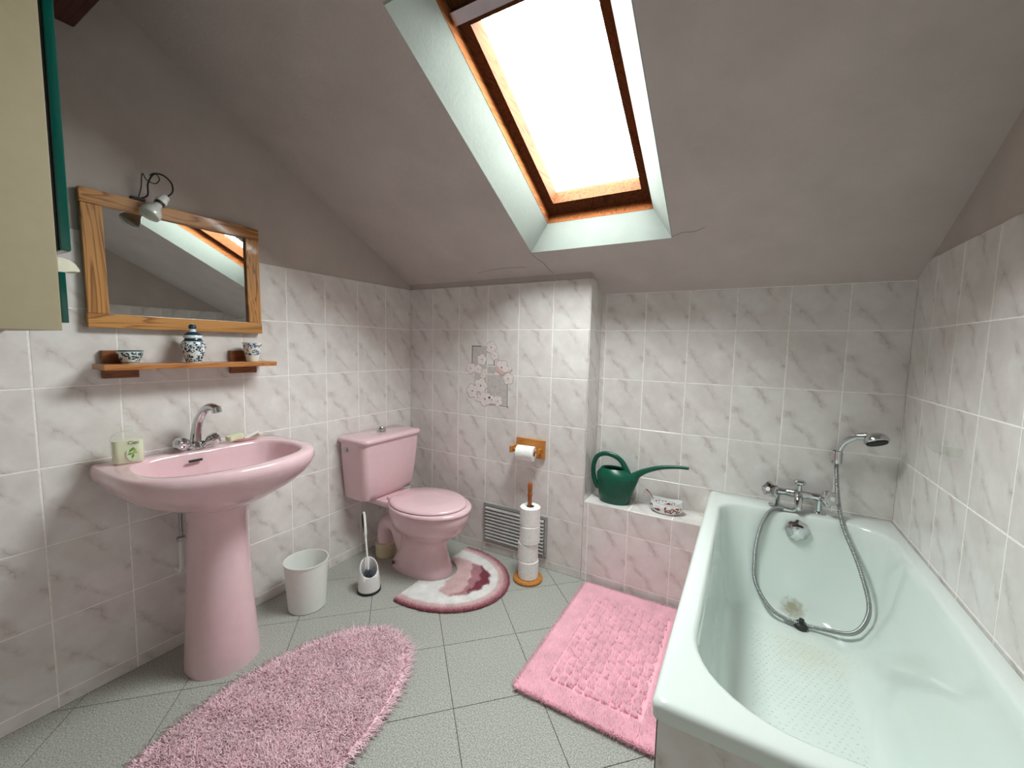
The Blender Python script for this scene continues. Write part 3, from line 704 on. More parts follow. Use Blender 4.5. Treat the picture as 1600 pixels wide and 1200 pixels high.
# ------------------------------------------------------------------ shelf and porcelain
SH = 1.1185
sf = thing('wall_shelf', (0, -1.21, SH), 'narrow pine wall shelf under the mirror', 'shelf')
emit('board', box(BM(), (.021, -1.486, SH - .018), (.122, -.936, SH)), M_SHELFW, sf, bevel=.002, smooth=False)
for y0, y1 in ((-1.460, -1.366), (-1.068, -.966)):
    emit('bracket_block', box(BM(), (.0005, y0, 1.068), (.0205, y1, 1.162)), M_BLOCKW, sf, bevel=.002, smooth=False)
def m_porcelain(name, ink, kind):
    g = N(name); g.set(.14, 0, .5, .4); white = lin((228, 232, 232)); v = g.coord()
    sep = g.n('ShaderNodeSeparateXYZ'); g.l(v, sep.inputs[0]); z = sep.outputs[2]
    def band(a, b):
        return g.math('MULTIPLY', g.math('GREATER_THAN', z, a), g.math('LESS_THAN', z, b))
    fl = g.voro(v, {'jar': 95, 'bowl': 75, 'cup': 70, 'dish': 60}[kind]); cell = g.voro(v, {'jar': 95, 'bowl': 75, 'cup': 70, 'dish': 60}[kind], 'DISTANCE_TO_EDGE')
    blot = g.math('MULTIPLY', g.math('GREATER_THAN', g.noise(v, 150 if kind == 'jar' else 110, 3), .48), g.math('LESS_THAN', fl, .6))
    ringm = g.math('MULTIPLY', g.math('GREATER_THAN', fl, .30), g.math('LESS_THAN', fl, .42))
    pat = g.math('MAXIMUM', blot, ringm)
    if kind == 'jar':
        k = g.math('MULTIPLY', pat, band(.006, .076))
        for a, b in ((.078, .090), (.101, .114), (.124, .15)): k = g.math('MAXIMUM', k, band(a, b))
        k = g.math('MAXIMUM', k, band(.004, .006))
    elif kind == 'bowl':
        k = g.math('MULTIPLY', pat, band(.008, .040)); k = g.math('MAXIMUM', k, g.math('MAXIMUM', band(.041, .044), band(.003, .0055)))
    elif kind == 'cup':
        k = g.math('MULTIPLY', g.math('MULTIPLY', pat, band(.026, .075)), g.math('GREATER_THAN', g.noise(v, 30, 2), .42))
    else:
        k = g.math('MULTIPLY', g.math('MULTIPLY', pat, band(.010, .040)), g.math('GREATER_THAN', g.noise(v, 28, 2), .50))
    g.base(g.mix(k, white if kind != 'cup' else lin((230, 226, 210)), lin(ink))); return g.m
XP = .070
bm = BM(); lathe(bm, [(.0, .0), (.021, 0), (.023, .004), (.028, .016), (.0335, .032), (.0355, .044), (.0345, .043), (.032, .031), (.026, .016), (.018, .008), (.0, .006)], (XP, -1.404, SH + .0005), (0, 0, 1), 40)
tag(emit('porcelain_bowl', bm, m_porcelain('blue_green_flower_porcelain', (34, 78, 84), 'bowl'), at=(XP, -1.404, SH + .0005)), 'small blue-green patterned bowl at the left end of the shelf', 'bowl')
jr = thing('ginger_jar', (XP, -1.220, SH + .0005), 'blue and white ribbed porcelain jar with lid on the shelf', 'jar')
MJ = m_porcelain('blue_white_jar_porcelain', (34, 62, 82), 'jar')
bm = BM(); lathe(bm, [(.0, 0), (.024, 0), (.025, .004), (.028, .018), (.034, .04), (.0385, .058), (.038, .070), (.032, .079), (.027, .084), (.026, .091), (.0, .091)], (XP, -1.220, SH + .0005), (0, 0, 1), 64, mod=lambda t, h: 1 + (.035 * abs(math.cos(4 * t)) if .006 < h < .078 else 0)); emit('jar_body', bm, MJ, jr, angle=50)
bm = BM(); lathe(bm, [(.029, .0912), (.030, .094), (.026, .104), (.018, .112), (.010, .117), (.009, .122), (.012, .127), (.013, .133), (.009, .140), (.0, .143)], (XP, -1.220, SH + .0005), (0, 0, 1), 40); emit('lid', bm, MJ, jr, angle=60)
bm = BM(); lathe(bm, [(.0, 0), (.022, 0), (.023, .004), (.024, .012), (.031, .045), (.0365, .078), (.0352, .078), (.030, .045), (.022, .014), (.0, .010)], (XP, -1.008, SH + .0005), (0, 0, 1), 40)
tag(emit('porcelain_cup', bm, m_porcelain('blue_flower_cup', (72, 98, 150), 'cup'), at=(XP, -1.008, SH + .0005)), 'cream tapered cup with blue flowers at the right end of the shelf', 'cup')

# ------------------------------------------------------------------ wall cabinet (side view, left edge of the photo)
CXS = .50; CFY = -1.657
cb = thing('wall_cabinet', (CXS / 2, -1.82, 1.218), 'beige wall cabinet with glossy dark green door fronts', 'cabinet')
M_BEIGE = plain('beige_laminate', (160, 149, 122), .5, var=.015); M_DGREEN = plain('dark_green_lacquer', (0, 70, 60), .12, coat=.6, var=.02)
emit('carcass', box(BM(), (.001, -1.98, 1.218), (CXS, CFY, 2.14)), M_BEIGE, cb, bevel=.001, smooth=False)
emit('gap_shade_strip', box(BM(), (.006, CFY + .0003, 1.40), (CXS - .003, CFY + .005, 2.13)), M_BLACK, cb, smooth=False)  # black strip added to stand for the shade in the gap behind the door
emit('door', box(BM(), (.004, CFY + .0055, 1.400), (CXS + .002, CFY + .0245, 2.135)), M_DGREEN, cb, bevel=.005, seg=3)
dw_ = emit('drawer_front', box(BM(), (.004, CFY + .0005, 1.236), (CXS - .001, CFY + .0125, 1.352)), M_DGREEN, cb, bevel=.002)
bm = BM(); prism(bm, [(CFY + .001, 1.349), (CFY + .001, 1.384), (CFY + .012, 1.384), (CFY + .022, 1.380), (CFY + .031, 1.372), (CFY + .037, 1.360), (CFY + .0365, 1.3565), (CFY + .025, 1.356), (CFY + .013, 1.353)], 'x', CXS - .055, CXS - .003)
emit('handle', bm, plain('ivory_plastic', (214, 212, 192), .35), cb, bevel=.002)

# ------------------------------------------------------------------ toilet
TY = -.338
tl = thing('toilet', (.30, TY, 0), 'pink ceramic toilet with closed lid in the corner', 'toilet')
def er(cx, a, b, z, n=48, back=None, p=1.0):
    out = []
    for k in range(n):
        t = 2 * PI * k / n; c, s = math.cos(t), math.sin(t)
        x = cx + a * math.copysign(abs(c) ** p, c); 
        if back is not None: x = max(x, back)
        out.append(Vector((x, TY + b * math.copysign(abs(s) ** p, s), z)))
    return out
bm = BM(); loft(bm, [er(.405, .182, .110, 0, p=.8), er(.405, .182, .110, .012, p=.8), er(.408, .172, .102, .04, p=.85), er(.415, .150, .090, .11), er(.420, .140, .086, .16), er(.425, .150, .096, .195), er(.435, .190, .135, .225), er(.445, .222, .162, .265), er(.450, .235, .174, .31), er(.452, .238, .178, .345), er(.452, .234, .174, .352)])
emit('bowl', bm, M_PINK, tl, angle=60)
bm = BM(); loft(bm, [rrect(.03, .33, TY - .085, TY + .085, .03, .315, 6), rrect(.02, .33, TY - .105, TY + .105, .03, .335, 6), rrect(.02, .33, TY - .105, TY + .105, .03, .358, 6), rrect(.023, .327, TY - .102, TY + .102, .03, .362, 6)]); emit('rear_deck', bm, M_PINK, tl, angle=50)
bm = BM(); loft(bm, [er(.455, .232, .178, .3525, back=.25), er(.455, .240, .186, .357, back=.245), er(.455, .240, .186, .366, back=.245), er(.455, .232, .178, .371, back=.25)]); emit('seat', bm, M_PINK, tl, angle=60)
bm = BM(); loft(bm, [er(.445, .214, .172, .3722, back=.25), er(.445, .220, .178, .376, back=.245), er(.445, .218, .176, .383, back=.247), er(.445, .205, .164, .3885, back=.26), er(.445, .10, .08, .3905)]); emit('lid', bm, M_PINK, tl, angle=60)
bm = BM(); tube(bm, [(.232, TY - .08, .370), (.232, TY + .08, .370)], .010, 12, sm=0); emit('hinge', bm, M_PINK, tl)
bm = BM()
def tk(x1, hw, z, r=.035): return rrect(.012, x1, TY - hw, TY + hw, [r, .012, .012, r], z, 8)
loft(bm, [tk(.160, .168, .362), tk(.172, .180, .368), tk(.180, .186, .40), tk(.190, .196, .50), tk(.197, .204, .60), tk(.202, .208, .677)]); tkb = emit('tank', bm, M_PINK, tl, angle=50)
bm = BM(); loft(bm, [tk(.206, .212, .678, .04), tk(.213, .219, .684, .042), tk(.214, .220, .696, .042), tk(.206, .212, .706, .04), tk(.18, .185, .7095, .04)]); ld = emit('tank_lid', bm, M_PINK, tl, angle=60)
bm = BM(); lathe(bm, [(.027, 0), (.027, .005), (.023, .007), (.023, .018), (.017, .028), (.0, .032)], (.10, TY, .709), (0, 0, 1), 28); emit('flush_button', bm, M_CHROME, ld)
bm = BM(); lathe(bm, [(.013, 0), (.013, .004), (.010, .006), (.0, .006)], (.06, TY - .2065, .640), (0, -1, 0), 20); emit('inlet_plug', bm, M_STEEL, tkb)
bm = BM(); tube(bm, [(.138, TY - .01, .075), (.136, TY - .01, .13), (.150, TY - .01, .185), (.195, TY - .01, .212), (.245, TY - .012, .190), (.275, TY - .015, .13), (.305, TY - .015, .06)], [.044, .044, .046, .047, .047, .046, .045], 20); emit('trap_pipe', bm, M_PINK, tl)
bm = BM(); lathe(bm, [(.054, .0), (.054, .055), (.057, .057), (.057, .078), (.050, .082), (.045, .082)], (.138, TY - .01, .001), (0, 0, 1), 28); emit('waste_collar', bm, M_CREAM, tl)
bm = BM(); lathe(bm, [(.010, 0), (.010, .004), (.0, .005)], (.29, TY - .097, .035), (-.1, -1, .2), 14); emit('bolt_cap', bm, plain('rusty_bolt', (92, 50, 48), .6), tl)

# ------------------------------------------------------------------ waste basket, toilet brush
BC = (.188, -.868, .0005)
bm = BM(); lathe(bm, [(.0, 0), (.076, 0), (.079, .003), (.091, .212), (.0935, .215), (.0935, .221), (.0905, .221), (.088, .212), (.076, .006), (.0, .005)], BC, (0, 0, 1), 56)
tag(emit('waste_basket', bm, M_WHITE, at=BC), 'round white plastic waste basket beside the basin pedestal', 'waste basket')
TBC = Vector((.335, -.640, .0005))
tb = thing('toilet_brush', TBC, 'white toilet brush standing in its holder beside the toilet', 'toilet brush')
bm = BM(); lathe(bm, [(.054, 0), (.056, .002), (.056, .010), (.053, .012)], TBC, (0, 0, 1), 36); emit('holder_base', bm, M_BLACK, tb)
bm = BM(); seg = 40; outr, inr = [], []
def cutz(t): return .118 + .034 * math.cos(t - math.radians(150))
prof = [(.052, .0115), (.0515, .03), (.050, .06), (.047, .085)]
for r, h in prof: outr.append([TBC + Vector((r * math.cos(t), r * math.sin(t), h)) for t in [2 * PI * k / seg for k in range(seg)]])
outr.append([TBC + Vector((.043 * math.cos(t), .043 * math.sin(t), cutz(t) - .003)) for t in [2 * PI * k / seg for k in range(seg)]])
outr.append([TBC + Vector((.041 * math.cos(t), .041 * math.sin(t), cutz(t))) for t in [2 * PI * k / seg for k in range(seg)]])
outr.append([TBC + Vector((.038 * math.cos(t), .038 * math.sin(t), cutz(t) - .003)) for t in [2 * PI * k / seg for k in range(seg)]])
for r, h in ((.044, .07), (.047, .02)): outr.append([TBC + Vector((r * math.cos(t), r * math.sin(t), h)) for t in [2 * PI * k / seg for k in range(seg)]])
loft(bm, outr); emit('holder_cup', bm, plain('glossy_white_plastic', (224, 222, 222), .22, var=.01), tb, angle=50)
hb, ht = TBC + Vector((.004, -.004, .06)), Vector((.270, -.612, .372))
hd = ht - hb
bm = BM(); tube(bm, [hb, hb + hd * .3, hb + hd * .62, hb + hd * .66, hb + hd * .8, hb + hd * .93, ht], [.0045, .0045, .0050, .0075, .0085, .0085, .005], 14, sm=5); hn = emit('handle', bm, M_WHITE, tb)
gd = Vector((-.55, -.83, 0)).normalized() * .0042
bm = BM(); tube(bm, [hb + hd * .68 + gd, hb + hd * .8 + gd, hb + hd * .93 + gd, hb + hd * .985 + gd * .6], [.004, .0075, .0075, .004], 12, sm=5); emit('grip', bm, M_BLACK, hn)
bm = BM()
for k in range(260):
    t = rng.uniform(0, 2 * PI); h = rng.uniform(.035, .105); c = hb.lerp(ht, 0) * 1.0; c = Vector((TBC.x + .002, TBC.y - .002, h)); d = Vector((math.cos(t), math.sin(t), rng.uniform(-.2, .4))).normalized()
    ln = .030 * (1 - abs(h - .07) * 6); tube(bm, [c, c + d * ln], [.0012, .0009], 4, sm=0)
br_ = emit('bristles', bm, plain('grey_brush_bristles', (92, 98, 104), .6), tb, smooth=False); br_['kind'] = 'stuff'

# ------------------------------------------------------------------ paper rolls, stand and holder
def roll_mesh(name='toilet_roll', R=.0525, H=.093, rc=.020):
    bm = BM(); lathe(bm, [(rc, 0), (R - .003, 0), (R, .003), (R, H - .003), (R - .003, H), (rc, H), (rc, 0)], (0, 0, 0), (0, 0, 1), 40, caps=False, mod=lambda t, h: 1 + .008 * math.sin(3 * t + 1))
    bmesh.ops.remove_doubles(bm, verts=bm.verts, dist=1e-5); bmesh.ops.recalc_face_normals(bm, faces=bm.faces)
    me = bpy.data.meshes.new(name); bm.to_mesh(me); bm.free(); me.materials.append(M_PAPER); me.shade_smooth(); me.set_sharp_from_angle(angle=.6); return me
def core_mesh(H=.093, rc=.0203):
    bm = BM(); lathe(bm, [(rc, .001), (rc, H - .001), (rc - .0012, H - .001), (rc - .0012, .001), (rc, .001)], (0, 0, 0), (0, 0, 1), 28, caps=False)
    bmesh.ops.remove_doubles(bm, verts=bm.verts, dist=1e-5); bmesh.ops.recalc_face_normals(bm, faces=bm.faces)
    me = bpy.data.meshes.new('core'); bm.to_mesh(me); bm.free(); me.materials.append(M_CARD); me.shade_smooth(); me.set_sharp_from_angle(angle=.6); return me
PRX, PRY = .952, -.142
st = thing('roll_stand', (PRX, PRY, 0), 'turned wooden paper-roll stand with round base by the vent', 'stand')
bm = BM(); lathe(bm, [(.0, .0005), (.074, .0005), (.077, .004), (.077, .012), (.072, .017), (.0, .017)], (PRX, PRY, 0), (0, 0, 1), 48); emit('base', bm, M_HONEY, st, angle=40)
bm = BM(); lathe(bm, [(.011, .0165), (.011, .445), (.013, .450), (.013, .456), (.010, .462), (.012, .475), (.012, .508), (.009, .514), (.0, .515)], (PRX, PRY, 0), (0, 0, 1), 20); emit('pole', bm, wood('stand_pole_wood', (160, 92, 46), (122, 66, 30), 'z'), st)
RM, CM = roll_mesh(), core_mesh()
offs = [(.001, -.001), (-.003, .001), (.004, .0), (.003, .002)]
names = ['bottom toilet roll on the wooden stand, resting on its base', 'second toilet roll from the bottom of the wooden stand', 'third toilet roll from the bottom of the wooden stand', 'topmost toilet roll on the wooden stand']
for k in range(4):
    ro = new_obj('toilet_roll', RM); ro.location = (PRX + offs[k][0], PRY + offs[k][1], .0175 + k * .0935); ro.rotation_euler = (0, 0, k * 1.3)
    tag(ro, names[k], 'toilet roll', 'toilet rolls on the stand'); new_obj('core', CM, ro)
    bm = BM(); loft(bm, [[Vector((.0528 * math.cos(a), .0528 * math.sin(a), z)) for a in [.2 + .05 * i for i in range(9)]] for z in (.004, .089)], False, False, closed=False)
    loft(bm, [[Vector((.0534 * math.cos(a), .0534 * math.sin(a), z)) for a in [.2 + .05 * i for i in range(9)]] for z in (.004, .089)], False, False, closed=False)
    bmesh.ops.translate(bm, vec=ro.location, verts=bm.verts)
    emit('loose_sheet', bm, M_PAPER, ro)
hl = thing('roll_holder', (.88, 0, .607), 'small pine toilet-roll holder on the tiled wall', 'roll holder')
emit('back_board', box(BM(), (.795, -.0155, .607), (.967, -.0005, .707)), M_HONEY, hl, bevel=.002, smooth=False)
emit('arm', box(BM(), (.797, -.095, .640), (.812, -.0155, .675)), M_HONEY, hl, bevel=.003, smooth=False)
emit('arm', box(BM(), (.938, -.052, .640), (.951, -.0155, .665)), M_HONEY, hl, bevel=.003, smooth=False)
bm = BM(); tube(bm, [(.812, -.066, .655), (.936, -.046, .652)], .008, 12, sm=0); emit('rod', bm, M_HONEY, hl)
hr = new_obj('toilet_roll', roll_mesh('hung_roll', .040, .098, .0155)); hr.location = (.828, -.064, .640)
hr.rotation_euler = Vector((.112, .017, -.002)).to_track_quat('Z', 'Y').to_euler()
tag(hr, 'partly used toilet roll hanging on the pine wall holder', 'toilet roll'); new_obj('core', core_mesh(.098, .0157), hr)

# ------------------------------------------------------------------ air grille
gr = thing('air_grille', (.79, 0, .055), 'grey louvred metal ventilation grille low on the tiled wall', 'vent')
emit('back_plate', box(BM(), (.584, -.0035, .056), (.992, -.0004, .292)), M_GREY, gr, bevel=.001, smooth=False)
for z0, z1, x0, x1 in ((.056, .076, .584, .992), (.276, .292, .584, .992), (.076, .276, .584, .596), (.076, .276, .978, .992)):
    emit('grille_frame', box(BM(), (x0, -.010, z0), (x1, -.0035, z1)), M_GREY, gr, bevel=.0015, smooth=False)
emit('louvre_shade_sheet', box(BM(), (.596, -.0045, .076), (.978, -.0036, .276)), M_DGREY, gr, smooth=False)  # dark sheet over the grey plate, shade between the louvres put in as colour
NL = 10
for k in range(NL):
    z = .086 + k * .0198
    bm = BM(); prism(bm, [(-.0046, z - .004), (-.010, z - .008), (-.017, z - .007), (-.0185, z - .002), (-.014, z + .004), (-.0046, z + .008)], 'x', .600, .974); emit('louvre', bm, plain('louvre_grey', (186, 188, 186), .4) if k == 0 else bpy.data.materials['louvre_grey'], gr, smooth=False)
for x in (.590, .985):
    for z in (.066, .284):
        bm = BM(); lathe(bm, [(.004, 0), (.004, .001), (.0, .002)], (x, -.0100, z), (0, -1, 0), 10); emit('screw', bm, M_STEEL, gr)

# ------------------------------------------------------------------ printed flower decor on four tiles
M_PRG = plain('print_grey_marble', (192, 186, 184), .2, coat=.2, vs=60, var=.06); M_PRD = plain('print_dark_line', (132, 120, 118), .3); M_PRW = plain('print_white_line', (240, 238, 234), .25)
M_PET = plain('print_petal', (228, 219, 216), .2, coat=.2, vs=90, var=.05); M_PEO = plain('print_petal_outline', (160, 142, 139), .3); M_PKP = plain('print_pink_petal', (212, 180, 180), .25)
def flat(name, poly, y0, y1, m, par=wb_):
    bm = BM(); prism(bm, poly, 'y', -y0, -y1); return emit(name, bm, m, par, smooth=False)
def quad(x0, x1, z0, z1): return [(x0, z0), (x1, z0), (x1, z1), (x0, z1)]
g2 = .0018
flat('printed_panel', quad(.482, .5857 - g2, 1.075, 1.202), -.0005, .0003, M_PRG); flat('printed_panel', quad(.5857 + g2, .640, 1.048, 1.10), -.0005, .0003, M_PRG)
flat('printed_panel', quad(.5857 + g2, .727, .866, 1.044 - g2), -.0005, .0003, M_PRG); flat('printed_panel', quad(.50, .5857 - g2, .97, 1.044 - g2), -.0005, .0003, M_PRG)
for q, m in ((quad(.480, .545, 1.198, 1.205), M_PRD), (quad(.479, .485, 1.085, 1.205), M_PRD), (quad(.587, .640, 1.087, 1.091), M_PRW), (quad(.630, .636, 1.093, 1.125), M_PRD),
             (quad(.722, .726, .862, .995), M_PRD), (quad(.7265, .7295, .862, .995), M_PRW), (quad(.588, .7295, .866, .869), M_PRD), (quad(.588, .7295, .861, .865), M_PRW)):
    flat('printed_line', q, 0, .0005, m)
def flower(x, z, r, k, pink=False):
    fo = flat('printed_flower', [(x + r * .38 * math.cos(t), z + r * .38 * math.sin(t)) for t in [2 * PI * i / 10 for i in range(10)]], .0004, .0021, M_PET)
    for i in range(5):
        a = 2 * PI * i / 5 + k
        for (rr, m, y0, y1) in ((r * .52, M_PEO, 0, .0006 + .0001 * i), (r * .46, M_PKP if pink and i < 2 else M_PET, .0005, .0011 + .00013 * i)):
            cx, cz = x + math.cos(a) * r * .55, z + math.sin(a) * r * .55
            flat('petal', [(cx + rr * math.cos(t), cz + rr * math.sin(t) * .95) for t in [2 * PI * j / 12 for j in range(12)]], y0, y1, m, fo)
    flat('petal_heart', [(x + r * .12 * math.cos(t), z + r * .12 * math.sin(t)) for t in [2 * PI * i / 8 for i in range(8)]], .0020, .0024, M_PRD, fo)
for k, (x, z, r, p) in enumerate(((.612, 1.196, .036, 0), (.636, 1.150, .026, 0), (.550, 1.125, .034, 0), (.474, 1.072, .034, 0), (.525, 1.070, .028, 0), (.684, 1.085, .044, 1), (.728, 1.025, .034, 0), (.735, 1.075, .018, 1),
                                (.487, .940, .042, 0), (.545, .975, .046, 0), (.575, .900, .044, 0), (.525, .905, .026, 0), (.662, .895, .032, 0), (.622, .900, .026, 0), (.560, 1.035, .02, 0))):
    flower(x, z, r, k * .7, p)

# ------------------------------------------------------------------ watering can
WY = .090; z0 = LEDGE + .0008
wc = thing('watering_can', (1.315, WY, LEDGE), 'dark green plastic watering can with long thin spout on the ledge', 'watering can')
def wr_(cx, a, b, z, n=36): return [Vector((cx + a * math.cos(t), WY + b * math.sin(t), z)) for t in [2 * PI * k / n for k in range(n)]]
bm = BM(); loft(bm, [wr_(1.322, .074, .052, z0), wr_(1.322, .078, .056, z0 + .005), wr_(1.322, .084, .060, z0 + .05), wr_(1.325, .094, .064, z0 + .10), wr_(1.326, .100, .066, z0 + .128), wr_(1.322, .094, .062, z0 + .145), wr_(1.316, .076, .050, z0 + .162), wr_(1.312, .066, .044, z0 + .170), wr_(1.312, .062, .040, z0 + .174), wr_(1.312, .058, .037, z0 + .166), wr_(1.314, .07, .045, z0 + .150)], cap1=True)
emit('can_body', bm, M_GREEN, wc, angle=50)
bm = BM(); tube(bm, [(1.370, WY, z0 + .075), (1.405, WY, z0 + .125), (1.432, WY, z0 + .158), (1.475, WY, z0 + .186), (1.54, WY, z0 + .212), (1.61, WY, z0 + .226), (1.668, WY, z0 + .229)], [.050, .032, .018, .013, .0105, .0085, .007], 18); emit('spout', bm, M_GREEN, wc)
bm = BM(); tube(bm, [(1.236, WY, z0 + .055), (1.218, WY, z0 + .085), (1.206, WY, z0 + .13), (1.207, WY, z0 + .18), (1.224, WY, z0 + .222), (1.265, WY, z0 + .242), (1.315, WY, z0 + .236), (1.352, WY, z0 + .212), (1.376, WY, z0 + .172), (1.392, WY, z0 + .135)], [.010, .010, .009, .009, .009, .009, .0095, .010, .012, .014], 14, flat=(1, 1.3)); emit('handle', bm, M_GREEN, wc)
# porcelain planter dish
PD = Vector((1.577, .082, LEDGE + .0008))
pd_ = thing('porcelain_dish', PD, 'small white porcelain dish with red flowers beside the watering can', 'dish')
bm = BM()
def pdr(k, z, wav=0): return [PD + Vector((.076 * k * math.cos(t), .048 * k * math.sin(t) * (1 + .04 * math.cos(6 * t)), z + wav * math.cos(2 * t))) for t in [2 * PI * i / 48 for i in range(48)]]
loft(bm, [pdr(.74, 0), pdr(.80, .004), pdr(.98, .018), pdr(1.02, .030), pdr(.97, .042), pdr(.93, .050, .004), pdr(.96, .060, .007), pdr(.93, .060, .007), pdr(.88, .048, .003), pdr(.92, .03), pdr(.7, .010)])
MD = m_porcelain('red_flower_dish', (138, 60, 56), 'dish'); emit('dish_body', bm, MD, pd_, angle=60)
bm = BM(); tube(bm, [PD + Vector((-.060, .0, .050)), PD + Vector((-.070, -.004, .070)), PD + Vector((-.080, -.006, .086)), PD + Vector((-.096, -.008, .098))], [.005, .004, .005, .009], 10, flat=(1, .5)); emit('twig_handle', bm, plain('reddish_handle', (140, 70, 66), .35), pd_)

# ------------------------------------------------------------------ rugs (pile is uncountable: one stuff part each)
def pile(name, pts, nrm, ln, rad_, parent, mats, midx=None, bend=True, sides=3):
    """pts Nx3 roots, nrm Nx3 unit directions, ln N lengths"""
    n = len(pts); off = np.array(origin_of(parent)); P = pts - off
    a = np.cross(nrm, np.array([.31, .74, .59])); a /= np.linalg.norm(a, axis=1)[:, None]; b = np.cross(nrm, a)
    droop = rng.normal(0, 1, (n, 3)); droop[:, 2] = -abs(droop[:, 2]) * .3
    V = []; F = []
    ang = rng.uniform(0, 6.28, n)
    levels = [(0, 1.0), (.6, .9)] if bend else [(0, 1.0)]
    for h, k in levels:
        for s in range(sides):
            t = ang + 2 * PI * s / sides
            V.append(P + nrm * (ln * h)[:, None] + (a * np.cos(t)[:, None] + b * np.sin(t)[:, None]) * (rad_ * k)[:, None] + (droop * (ln * .12 * h)[:, None]))
    V.append(P + nrm * (ln * (1 if not bend else .95))[:, None] + droop * (ln * (.38 if bend else .15))[:, None])
    nv = len(V); V = np.stack(V, 1).reshape(-1, 3); base = (np.arange(n) * nv)[:, None]
    tris = []
    if bend:
        for s in range(sides):
            j = (s + 1) % sides; tris += [(s, j, sides + j), (s, sides + j, sides + s)]
        top = sides
    else: top = 0
    for s in range(sides): tris.append((top + s, top + (s + 1) % sides, nv - 1))
    F = (base[:, None, :] + np.array(tris)[None]).reshape(-1, 3)
    me = bpy.data.meshes.new(name); me.vertices.add(len(V)); me.vertices.foreach_set('co', V.astype(np.float32).ravel())
    me.loops.add(len(F) * 3); me.loops.foreach_set('vertex_index', F.astype(np.int32).ravel())
    me.polygons.add(len(F)); me.polygons.foreach_set('loop_start', (np.arange(len(F)) * 3).astype(np.int32))
    for m in mats: me.materials.append(m)
    if midx is not None: me.polygons.foreach_set('material_index', np.repeat(midx, len(tris)).astype(np.int32))
    me.update(calc_edges=True); me.validate()
    o = new_obj(name, me, parent); o['kind'] = 'stuff'; return o
def fibre(name, c, var=.10, vs=18):
    g = N(name); g.set(.95, 0, .05)
    col = lin(c); nz = g.noise(g.coord(), vs, 3)
    g.base(g.ramp(nz, [(.3, tuple(x * (1 - var) for x in col[:3]) + (1,)), (.7, tuple(min(1, x * (1 + var)) for x in col[:3]) + (1,))])); return g.m
M_SHAG = fibre('pink_shag_yarn', (247, 214, 222)); M_BRUG = fibre('bright_pink_yarn', (243, 190, 203)); M_BACK = plain('rug_backing', (170, 128, 138), .95)
# oval shaggy rug
OC = np.array([.673, -1.285]); OA, OB = .270, .485
ovr = thing('oval_rug', (OC[0], OC[1], 0), 'long-haired pale pink oval rug in front of the basin', 'rug')
def oval(k, z, n=64): return [Vector((OC[0] + OA * k * math.cos(t), OC[1] + OB * k * math.copysign(abs(math.sin(t)) ** .9, math.sin(t)), z)) for t in [2 * PI * i / n for i in range(n)]]
bm = BM(); loft(bm, [oval(.96, .0008), oval(.97, .006), oval(.95, .008)]); emit('rug_base', bm, M_SHAG, ovr)
n = 30000; th = rng.uniform(0, 2 * PI, n); rr0 = np.sqrt(rng.uniform(0, 1, n)) * .96
cl = rng.normal(0, 1, (n, 2)); px = OC[0] + OA * rr0 * np.cos(th); py = OC[1] + OB * rr0 * np.sin(th)
lean = np.stack([.35 * np.sin(px * 40 + py * 23) + .3 * cl[:, 0], .35 * np.cos(py * 37 - px * 17) - .25 + .3 * cl[:, 1], np.ones(n)], 1); lean /= np.linalg.norm(lean, axis=1)[:, None]
pile('pile', np.stack([px, py, np.full(n, .006)], 1), lean, rng.uniform(.018, .030, n), rng.uniform(.0011, .0019, n), ovr, [M_SHAG])
n = 3400; th = rng.uniform(0, 2 * PI, n); px = OC[0] + OA * .955 * np.cos(th); py = OC[1] + OB * .955 * np.sin(th)
dirv = np.stack([np.cos(th) / OA * .3 + rng.normal(0, .25, n), np.sin(th) / OB * .3 + rng.normal(0, .25, n), rng.uniform(.10, .45, n)], 1); dirv /= np.linalg.norm(dirv, axis=1)[:, None]
pile('fringe', np.stack([px, py, np.full(n, .006)], 1), dirv, rng.uniform(.028, .045, n), rng.uniform(.0013, .0022, n), ovr, [M_SHAG])
# rectangular bath rug with raised weave
RX0, RX1, RY0, RY1 = 1.236, 1.735, -.778, -.035
rg = thing('bath_rug', ((RX0 + RX1) / 2, (RY0 + RY1) / 2, 0), 'bright pink rectangular tufted bath mat beside the bathtub', 'rug')
emit('rug_base', box(BM(), (RX0 + .006, RY0 + .006, .0008), (RX1 - .006, RY1 - .006, .006)), M_BRUG, rg, smooth=False)
n = 100000; px = rng.uniform(RX0, RX1, n); py = rng.uniform(RY0, RY1, n)
BW = .085
cx_, cy_ = .032, .041
wx, wy = .0035 * np.sin(py * 61 + 2 * np.sin(px * 40)), .005 * np.sin(px * 57 + 2 * np.sin(py * 33))
u_ = (px + wx - RX0 - BW) / cx_; v_ = (py + wy - RY0 - BW) / cy_; v_ = v_ + .5 * (np.floor(u_) % 2)
fu, fv = np.abs(u_ % 1 - .5) * 2, np.abs(v_ % 1 - .5) * 2
inner_ = (px > RX0 + BW) & (px < RX1 - BW) & (py > RY0 + BW) & (py < RY1 - BW)
edge = np.minimum.reduce([px - RX0 - BW, RX1 - BW - px, py - RY0 - BW, RY1 - BW - py])
keep = ~((np.abs(edge) < .006) | (inner_ & ((fu + rng.normal(0, .03, n) > .73) | (fv + rng.normal(0, .03, n) > .72))))
px, py, u_, v_, fu, fv, inner_ = [q[keep] for q in (px, py, u_, v_, fu, fv, inner_)]; n = len(px)
hgt = np.where(inner_, .025 - .008 * (fu ** 3 + fv ** 3), .017) * rng.uniform(.85, 1.15, n)
lx_, ly_ = (u_ % 1 - .5), (v_ % 1 - .5)
